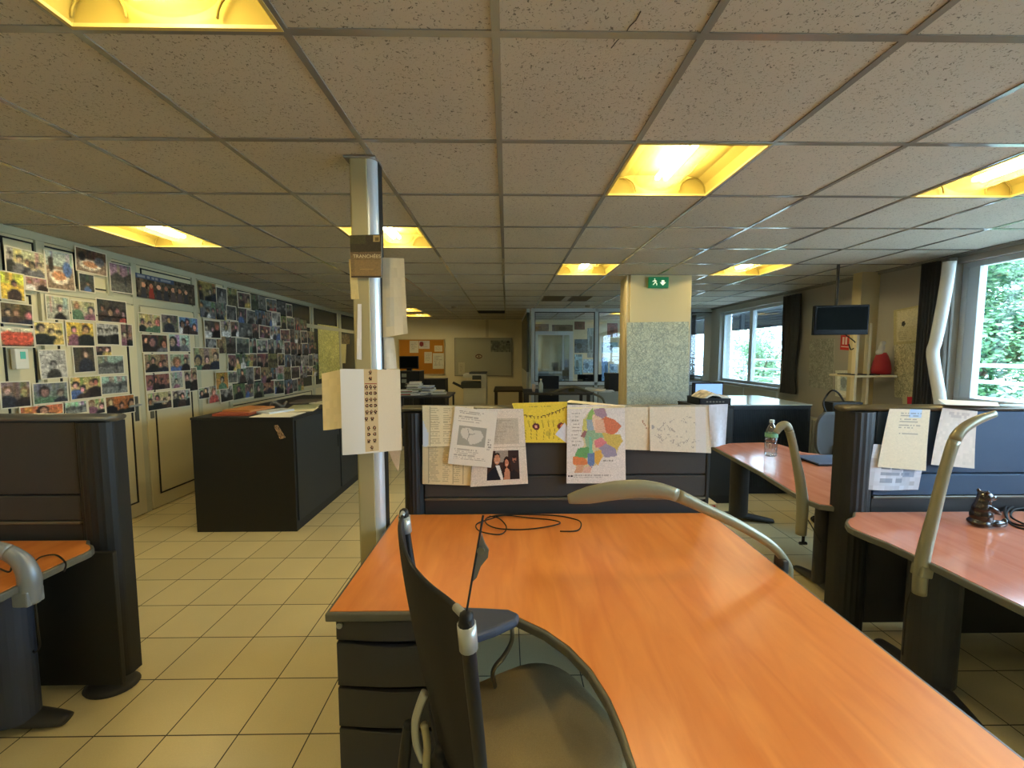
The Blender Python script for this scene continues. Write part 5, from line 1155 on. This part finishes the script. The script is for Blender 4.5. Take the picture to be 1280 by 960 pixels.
def bigchair(px0, px1, py0, Y, label):
    a, b = at(px0, py0, Y=Y), at(px1, py0, Y=Y); c = ((a.x+b.x)/2, Y+.25)
    t = thing('office_chair', label, 'office chair', (c[0], c[1], 0)); B('backrest', M_NAVY, t, a.x, b.x, Y, Y+.05, .62, a.z, bevel=.02, seg=3)
    bm = bmesh.new(); prism(bm, [(c[0]+sq(2*PI*k/24)[0]*.23, c[1]+.05+sq(2*PI*k/24)[1]*.23) for k in range(24)], .42, .48); fin(bm, 'seat', M_NAVY, t, bevel=.02)
    bm = bmesh.new(); sweep(bm, smoothpts([(c[0], Y+.03, .7), (c[0], Y+.03, .45), (c[0], c[1], .40)]), .02, 8); fin(bm, 'back_arm', M_PLAST, t); star_base(t, c)
bigchair(673, 699, 470, 7.5, 'navy high-back chair standing before the glazed office front')
# inside the glazed office
a, b = at(722, 468, Y=9.6), at(752, 480, Y=9.6)
t = thing('computer_monitor', 'black monitor seen through the glazed office front', 'monitor', ((a.x+b.x)/2, 9.6, .8)); B('casing', M_PLAST, t, a.x, b.x, 9.58, 9.63, b.z-.05, a.z, bevel=.006); B('stand', M_PLAST, t, (a.x+b.x)/2-.04, (a.x+b.x)/2+.04, 9.6, 9.66, .74, b.z, bevel=.003)
B('screen', MATS['dark screen'], t, a.x+.02, b.x-.02, 9.575, 9.58, b.z-.03, a.z-.02)
t = thing('office_desk', 'desk inside the glazed office', 'desk', (2.0, 9.9, 0), 'office desks'); B('desktop', M_RED, t, 1.2, 3.4, 9.4, 10.2, .71, .74, bevel=.004)
for xx in (1.25, 3.3):
    for y_ in (9.45, 10.1): B('leg', M_DARK, t, xx, xx+.05, y_, y_+.05, 0, .71)
posters = [((669, 405, 686, 416), (120, 100, 80), 'brown poster high on the glazed office back wall, by the corner'), ((690, 406, 716, 415), (110, 90, 74), 'long brown poster high on the glazed office back wall'),
 ((718, 402, 731, 412), (110, 56, 48), 'red and white poster high on the glazed office back wall'), ((718, 424, 735, 441), (96, 116, 130), 'square blue-grey poster behind the office glass'),
 ((734, 410, 743, 447), (150, 170, 180), 'tall pale blue poster behind the office glass'), ((718, 443, 728, 468), (150, 186, 200), 'pale blue-green sheet behind the office glass, beside the monitor'), ((729, 449, 742, 466), (170, 200, 226), 'light blue sheet behind the office glass above the monitor'),
 ((759, 404, 772, 421), (130, 76, 66), 'reddish picture behind the office glass beside the pillar'), ((752, 428, 772, 441), (150, 186, 200), 'framed blue print behind the office glass beside the pillar'), ((752, 447, 760, 478), (130, 170, 220), 'narrow blue sheet low behind the office glass'), ((762, 455, 772, 466), (170, 200, 230), 'small blue sheet by the black filing box, behind the glass')]
for (x0, y0, x1, y1), c, lb in posters:
    cv = Canvas(18, 18, c).noise(.14, 2).rect(.1, .1, .9, .9, tuple(min(255, q*1.15) for q in c), .5).ell(random.uniform(.3, .7), .5, .2, .25, tuple(q*.6 for q in c), .7).text(.1, .7, .9, .95, 3, (60, 70, 80), .4)
    onback('office_poster', rc(x0, y0, x1, y1), cv, lb, 'poster', YB-.004)
a, b = at(668, 414, Y=10.9), at(716, 480, Y=10.9); t = thing('glazed_door_panel', 'white-framed tall mirror panel standing behind the office glass', 'mirror', ((a.x+b.x)/2, 10.9, 0))
bm = bmesh.new()
for r in ((a.x, b.x, a.z-.1, a.z), (a.x, b.x, 0, .2), (a.x, a.x+.1, .2, a.z-.1), (b.x-.1, b.x, .2, a.z-.1)): box(bm, r[0], r[1], 10.9, 10.95, r[2], r[3])
fin(bm, 'frame', M_WFRAME, t, bevel=.004)
B('mirror_pane', mat('silvered mirror', (190, 200, 205), .05, 1.0), t, a.x+.1, b.x-.1, 10.92, 10.93, .2, a.z-.1)
# bathtub of items: big map on the pillar
cv = map_canvas(110, 144, (172, 178, 158), (110, 122, 120), 260, .003, .4, False).rect(0, .85, 1, 1, (150, 166, 176), .25)
a0 = [at(x, y, Y=4.852) for x, y in ((783.5, 403), (861, 402), (861, 505), (783.5, 506))]
o = printed('wall_map', cv, quadpos(a0), thick=.002, curved=False); tag(o, 'large grey-green street map covering the face of the square pillar', 'map')
# map behind dark glass of photo wall
def onleft(px, canvas, name, label, cat, lift=.012, m=M_PHOTO, group=None, loc=None):
    P = [at(a, b, X=XL+lift) for a, b in px]; o = printed(name, canvas, quadpos(P), thick=.0012, curved=False, m=m); return tag(o, label, cat, group)
onleft([(397, 405), (423, 408.5), (425, 466), (399, 474)], map_canvas(40, 60, (196, 192, 120), (160, 158, 84), 50), 'wall_map', 'tall yellow-green map on the dark glass at the end of the photo wall', 'map', .016)
onleft([(427, 417), (437, 418), (437, 430), (427, 431)], Canvas(8, 8, (86, 78, 60)).noise(.2), 'photo_print', 'small brown print on the dark glass beyond the yellow-green map', 'photo', .016)
onleft([(426, 430), (433, 430), (432, 454), (427, 454)], blank(4, 8, (190, 182, 132)), 'paper_sheet', 'curled cream slip on the dark glass beside the yellow-green map', 'paper sheet', .018)
# wall control unit
p = at(23, 448, X=XL+.03); t = thing('wall_thermostat', 'white wall control unit with a small green screen among the photos', 'thermostat', p)
a, b = at(14, 436, X=XL+.04), at(33, 461, X=XL+.04)
B('casing', M_WHITE, t, XL+.03, XL+.065, a.y, b.y, b.z, a.z, bevel=.004); B('display', mat('green display', (70, 150, 130), .3, emit=(70, 150, 130), estr=.3), t, XL+.065, XL+.067, a.y+.03, b.y-.02, (a.z+b.z)/2, a.z-.02)

# ================================================================== PHOTO WALL
SK = [(206, 150, 116), (190, 132, 98), (220, 168, 136), (170, 112, 84)]
DK = [(26, 24, 26), (40, 32, 30), (36, 40, 52), (60, 44, 40), (30, 34, 32)]
CO = [(170, 60, 50), (60, 90, 150), (180, 150, 60), (70, 110, 80), (200, 196, 190), (120, 70, 90), (90, 90, 96)]
def group_photo(nx, ny, bg, n, style, seed):
    r = random.Random(seed); c = Canvas(nx, ny, bg)
    c.rect(0, 0, 1, r.uniform(.3, .5), tuple(x*r.uniform(.75, 1.2) for x in bg), .7)
    for _ in range(4):
        u = r.random(); c.rect(u, 0, u+r.uniform(.04, .2), r.uniform(.3, .7), tuple(x*r.uniform(.45, 1.3) for x in bg), .6)
    if style == 'food':
        c.rect(0, .4, 1, 1, (130, 104, 80)); c.ell(.45, .66, .34, .2, (210, 196, 170)); c.ell(.45, .63, .24, .12, (190, 120, 70)); c.ell(.75, .45, .16, .2, r.choice(CO)); c.ell(.2, .35, .1, .2, (40, 34, 30))
    elif style == 'land':
        c.rect(0, .5, 1, 1, tuple(x*.7 for x in bg)); c.poly([(0, .5), (.3, .3), (.6, .45), (1, .25), (1, .6), (0, .62)], tuple(x*.5 for x in bg)); c.ell(.7, .6, .05, .18, (40, 44, 50))
    elif style == 'car':
        c.rect(0, .0, 1, .3, (190, 184, 150)); c.poly([(0, .3), (.2, .2), (.9, .25), (1, .5), (.85, .95), (.2, 1), (0, .6)], (206, 66, 40)); c.rect(0, .45, 1, .5, (230, 200, 180)); c.rect(0, .86, 1, 1, (40, 36, 30))
    else:
        for i in range(n):
            u = (i+.5)/n+r.uniform(-.08, .08); big = r.uniform(.6, 1.1)/max(2.6, n)*1.05; v = r.uniform(.28, .58)
            clo = r.choice(DK if r.random() < .62 else CO); sk = r.choice(SK); hr = r.choice(DK+[(110, 76, 44)])
            asp = nx/ny
            c.poly([(u-big*.95, 1), (u-big*.8, v+.3), (u-big*.3, v+.18), (u+big*.3, v+.18), (u+big*.8, v+.3), (u+big*.95, 1)], clo)
            c.ell(u, v-.02, big*.42, big*.48*asp, hr); c.ell(u+r.uniform(-.1, .1)*big, v+.03, big*.27, big*.36*asp, tuple(q*r.uniform(.7, 1.05) for q in sk))
            if big > .45: c.ell(u-big*.13, v, big*.05, big*.05*asp, (60, 40, 36)); c.ell(u+big*.13, v, big*.05, big*.05*asp, (60, 40, 36)); c.rect(u-big*.12, v+.16*big*asp*1.3, u+big*.12, v+.2*big*asp*1.3, (150, 70, 66))
    c.noise(.22)
    a = c.a; p = np.pad(a, ((1, 1), (1, 1), (0, 0)), 'edge'); c.a = (p[:-2, 1:-1]+p[2:, 1:-1]+p[1:-1, :-2]+p[1:-1, 2:]+2*a)/6
    c.noise(.06)
    if style == 'bw': g = c.a.mean(2, keepdims=True); c.a = np.repeat(g, 3, 2)*np.array((1, .98, .92))
    g = c.a.mean(2, keepdims=True); c.a = (g+(c.a-g)*.72)*1.08+5
    w = 1.0/nx
    if seed > 500 and seed % 5 in (0, 2, 3): return c
    c.rect(0, 0, w, 1, (216, 208, 184)).rect(1-w, 0, 1, 1, (216, 208, 184)).rect(0, 0, 1, 1.0/ny, (216, 208, 184)).rect(0, 1-1.0/ny, 1, 1, (216, 208, 184))
    return c
A_ = 'people'
near = [ # x0,ytop(at x0),x1,ybottom,bg,n,style,label
 (7, 306, 57, 341, (176, 160, 116), 5, A_, 'photo print of five people in black shirts, high beside the first transom'),
 (0, 337, 32, 374, (220, 176, 40), 1, A_, 'photo print with a bright yellow background and one person, by the near edge'),
 (31, 344, 61, 362, (150, 120, 104), 2, A_, 'small photo print tucked below the five people in black'),
 (56, 311, 92, 360, (150, 150, 136), 2, 'food', 'tall photo print of a sandwich on a plate, high on the photo wall'),
 (94, 307, 133, 338, (84, 60, 40), 2, 'food', 'dark photo print of a table of food, touching the ceiling edge'),
 (99, 340, 119, 364, (60, 56, 50), 1, A_, 'small dark photo print below the dark food picture'),
 (137, 327, 165, 364, (120, 118, 104), 0, 'land', 'grey landscape print in a pale frame over the double door'),
 (0, 376, 42, 404, (90, 72, 50), 3, A_, 'photo print of people at a dim restaurant table, by the near edge'),
 (57, 368, 87, 399, (150, 150, 130), 1, A_, 'photo print of a dark jacketed person in a pale room'),
 (88, 374, 119, 400, (150, 140, 116), 2, A_, 'photo print of two people in light tops against a yellow wall'),
 (121, 372, 159, 402, (66, 54, 56), 4, A_, 'crowded dark photo print just below the transom line'),
 (0, 408, 44, 434, (150, 130, 80), 0, 'car', 'photo print of a bright red vehicle by the near edge'),
 (42, 401, 80, 432, (206, 176, 90), 3, A_, 'photo print of three dark-dressed people on yellow ground'),
 (82, 401, 118, 433, (190, 160, 50), 2, A_, 'photo print with yellow and green clothes'),
 (120, 403, 149, 431, (166, 160, 140), 4, 'bw', 'black and white print of a lively group beside the yellow and green one'),
 (151, 404, 167, 433, (120, 90, 84), 2, A_, 'narrow purple-brown print beside the door edge'),
 (49, 437, 84, 475, (176, 168, 140), 1, 'bw', 'black and white print of one person in a striped shirt'),
 (91, 433, 119, 467, (70, 60, 46), 1, A_, 'dark photo print with a pale plate in the middle'),
 (119, 432, 140, 447, (110, 80, 70), 2, A_, 'small reddish print above the misty landscape'),
 (121, 444, 155, 469, (130, 132, 128), 0, 'land', 'misty grey landscape print below the small reddish one'),
 (127, 470, 161, 494, (140, 148, 146), 0, 'land', 'blue-grey landscape print with a dark arch shape'),
 (1, 477, 40, 512, (116, 100, 88), 2, A_, 'faded brown print of two people by the near edge, above the divider'),
 (41, 479, 86, 507, (96, 112, 100), 2, A_, 'photo print of a person in navy beside a pink-clad one'),
 (87, 471, 127, 501, (190, 160, 90), 4, A_, 'photo print of four close smiling faces'),
 (24, 509, 80, 524, (200, 110, 50), 1, A_, 'orange print half hidden by the divider top'),
 (81, 503, 110, 520, (160, 168, 160), 0, 'land', 'pale grey-green print half hidden by the divider top'),
 (110, 499, 132, 520, (176, 168, 110), 2, A_, 'small print of two dark-haired people at the divider post'),
 (132, 496, 169, 521, (150, 84, 40), 3, A_, 'orange-brown group print low beside the door handle'),
 (173, 390, 201, 415, (190, 150, 100), 3, A_, 'print of people in red and yellow, top of the second door'),
 (201, 392, 223, 416, (96, 96, 76), 1, A_, 'dim olive print in the middle of the second door\'s top row'),
 (224, 395, 248, 418, (90, 120, 160), 3, A_, 'blue-sky print of women in pink, top of the second door'),
 (177, 417, 210, 441, (70, 54, 40), 3, A_, 'print of people in black and white, second row of the door'),
 (211, 417, 238, 440, (150, 156, 140), 2, A_, 'print of a person in a bright blue shirt on the second door'),
 (180, 442, 211, 467, (130, 100, 66), 4, A_, 'brown group print in the third row of the second door'),
 (212, 442, 238, 465, (150, 130, 100), 2, A_, 'print with a dark red figure in the third row of the second door'),
 (182, 468, 213, 490, (120, 70, 60), 4, A_, 'dark red party print in the fourth row of the second door'),
 (213, 465, 229, 487, (130, 136, 120), 1, A_, 'narrow grey-green print in the fourth row of the second door'),
 (230, 460, 247, 491, (150, 110, 96), 2, A_, 'tall pinkish print overlapping the edge of the second door'),
 (184, 491, 215, 515, (170, 150, 110), 4, A_, 'print of laughing faces in the lowest row, next to the door handle'),
 (215, 488, 238, 511, (150, 140, 120), 4, A_, 'print of a dark-suited group in the lowest row of the second door'),
 (242, 434, 275, 464, (176, 140, 84), 3, A_, 'large brown print of people round a table, in the middle of the wall'),
 (270, 465, 286, 488, (176, 110, 36), 1, A_, 'orange print of a face on dark, above the black cabinet'),
 (248, 485, 262, 500, (150, 156, 146), 2, A_, 'small white-bordered print hanging below the others above the black cabinet'),
]
lift = .034
k = 0
for x0, ya, x1, yb2, bg, n, stl, lb in near:
    ym = (ya+yb2)/2; a = at(x0, ya, X=XL+.04); b = at(x0, yb2, X=XL+.04); ay = at(x0, ym, X=XL+.04).y; c2 = at(x1, ym, X=XL+.04); a.y = ay; w = c2.y-ay; h = a.z-b.z
    L = .036+.0016*(k % 5); tilt = random.uniform(-.03, .03)*h
    P = [V((XL+L, a.y, a.z)), V((XL+L, c2.y, a.z+tilt)), V((XL+L, c2.y+tilt, b.z+tilt)), V((XL+L, a.y+tilt, b.z))]
    nx = max(14, min(60, int(w*120))); ny = max(14, min(50, int(h*120)))
    o = printed('photo_print', group_photo(nx, ny, bg, n, stl, 100+k), quadpos(P), thick=.001, curved=False, m=M_PHOTO); tag(o, lb, 'photo', 'photo prints on the wall'); k += 1
# wide banner of prints over the door
cv = Canvas(70, 20, (78, 70, 58)).noise(.25, 2).rect(0, 0, .62, .22, (70, 84, 110)).text(.03, .05, .6, .17, 1, (180, 180, 180), .7, .9, .7)
for i in range(7): cv.poly([(.06+.12*i, 1), (.08+.12*i, .5), (.13+.12*i, .5), (.16+.12*i, 1)], random.choice([(150, 60, 50), (90, 80, 80), (60, 60, 66)])).ell(.11+.12*i, .45, .03, .1, SK[i % 4])
P = [V((XL+.03, wy(168)+.02, 2.36)), V((XL+.03, wy(243), 2.36)), V((XL+.03, wy(243), 2.13)), V((XL+.03, wy(168)+.02, 2.13))]
o = printed('photo_banner', cv, quadpos(P), thick=.001, curved=False, m=M_PHOTO); tag(o, 'long dark photo banner with a blue title strip over the second door', 'banner')
# dense block beyond the doors, rows of prints
ROW = ['top', 'second', 'third', 'fourth', 'fifth', 'sixth', 'lowest']
COLN = ['first', 'second', 'third', 'fourth', 'fifth', 'sixth', 'seventh', 'eighth', 'ninth', 'tenth', 'eleventh', 'twelfth', 'thirteenth', 'fourteenth', 'fifteenth']
tones = [((96, 84, 70), 'brown'), ((110, 112, 100), 'grey'), ((84, 100, 110), 'blue-grey'), ((130, 116, 70), 'ochre'), ((90, 104, 70), 'green'), ((120, 80, 70), 'reddish'), ((150, 146, 130), 'pale')]
rr = random.Random(21); Y0, Y1 = wy(248), wy(392)
for r in range(7):
    y = Y0+rr.uniform(0, .06); c = 0; ztop = 2.41-.205*r
    end = Y1-(.75 if r == 0 else .35 if r == 1 else 0 if r < 6 else .5)
    while y < end-.1 and c < 15:
        w = rr.choice((.17, .2, .25, .29)); h = rr.uniform(.19, .235)
        if (wy(242) < y+w/2 < wy(286)) and r in (4, 5) and y < wy(272) : y += w; continue
        bg, tn = rr.choice(tones); L = .026+.0016*((c+2*r) % 5); tl = rr.uniform(-.012, .012)
        zz = ztop+rr.uniform(-.012, .012)-(.02 if y > 6.5 else 0)
        n = rr.randint(1, 4); stl = 'bw' if rr.random() < .15 else ('land' if rr.random() < .08 else A_)
        P = [V((XL+L, y, zz)), V((XL+L, y+w, zz+tl)), V((XL+L, y+w+tl, zz-h+tl)), V((XL+L, y+tl, zz-h))]
        o = printed('photo_print', group_photo(18, 15, tuple(x*.95 for x in bg), n, stl, 500+k), quadpos(P), thick=.001, curved=False, m=M_PHOTO)
        tag(o, '%s-toned print, %s row of the block beyond the doors, %s from the door end' % (tn, ROW[r], COLN[c]), 'photo', 'photo prints on the wall'); k += 1
        y += w+rr.uniform(-.02, .006); c += 1
# things beyond the long cabinet: pale blue box with bag on the floor
q = at(449, 583, z=0)+Vector((.12, .1, 0)); t = thing('paper_bag', 'pale blue patterned carrier bag on the floor behind the pole', 'bag', q)
bm = bmesh.new(); obox(bm, (q.x-.1, q.y, .2), (.3, .2, .4), .3); fin(bm, 'bag_body', mat('pale blue print', (150, 180, 196), .6, noise=.4, nscale=14), t, bevel=.01)
bm = bmesh.new(); sweep(bm, smoothpts([(q.x-.16, q.y-.08, .4), (q.x-.14, q.y-.08, .5), (q.x-.06, q.y-.08, .5), (q.x-.04, q.y-.08, .4)]), .004, 6); fin(bm, 'handle', M_PAPER, t)
# small white and red box behind the main divider end
q = at(893, 640, z=0.0); yq = 3.0; a, b = at(884, 630, Y=yq), at(897, 641, Y=yq)
t = thing('paper_box', 'low white box with a red stripe beyond the end of the main divider', 'box', (a.x, yq, 0)); B('body', M_WHITE, t, a.x-.2, b.x, yq, yq+.2, 0, a.z, bevel=.003); B('stripe', mat('red stripe', (176, 50, 60), .5), t, a.x-.1, b.x-.02, yq-.002, yq, (a.z+b.z)/2, a.z-.01)

# ================================================================== LIGHT
W = bpy.data.worlds.new('sky'); bpy.context.scene.world = W; W.use_nodes = True
bg = W.node_tree.nodes['Background']; bg.inputs['Color'].default_value = (.52, .77, 1.0, 1); bg.inputs['Strength'].default_value = 17
for k, (y0, y1, z0, z1) in enumerate(WIN):
    L = bpy.data.lights.new('window_portal', 'AREA'); L.shape = 'RECTANGLE'; L.size = y1-y0; L.size_y = z1-z0; L.cycles.is_portal = True
    o = bpy.data.objects.new('window_portal', L); C.objects.link(o); o.location = (XR+.2, (y0+y1)/2, (z0+z1)/2); o.rotation_euler = (PI/2, 0, PI/2)
S = bpy.data.lights.new('sun', 'SUN'); S.energy = 6.0; S.angle = .02; S.color = (1, .95, .85); so = bpy.data.objects.new('sun', S); C.objects.link(so)
so.rotation_euler = Vector((.55, .35, -.75)).to_track_quat('-Z', 'Y').to_euler()
sc = bpy.context.scene
sc.view_settings.view_transform = 'Standard'; sc.view_settings.look = 'None'; sc.view_settings.gamma = 1; sc.view_settings.exposure = 0.4; sc.view_settings.use_curve_mapping = False
sc.cycles.use_denoising = True; sc.cycles.max_bounces = 8; sc.cycles.diffuse_bounces = 4; sc.cycles.glossy_bounces = 3; sc.cycles.transparent_max_bounces = 8; sc.cycles.sample_clamp_indirect = 6
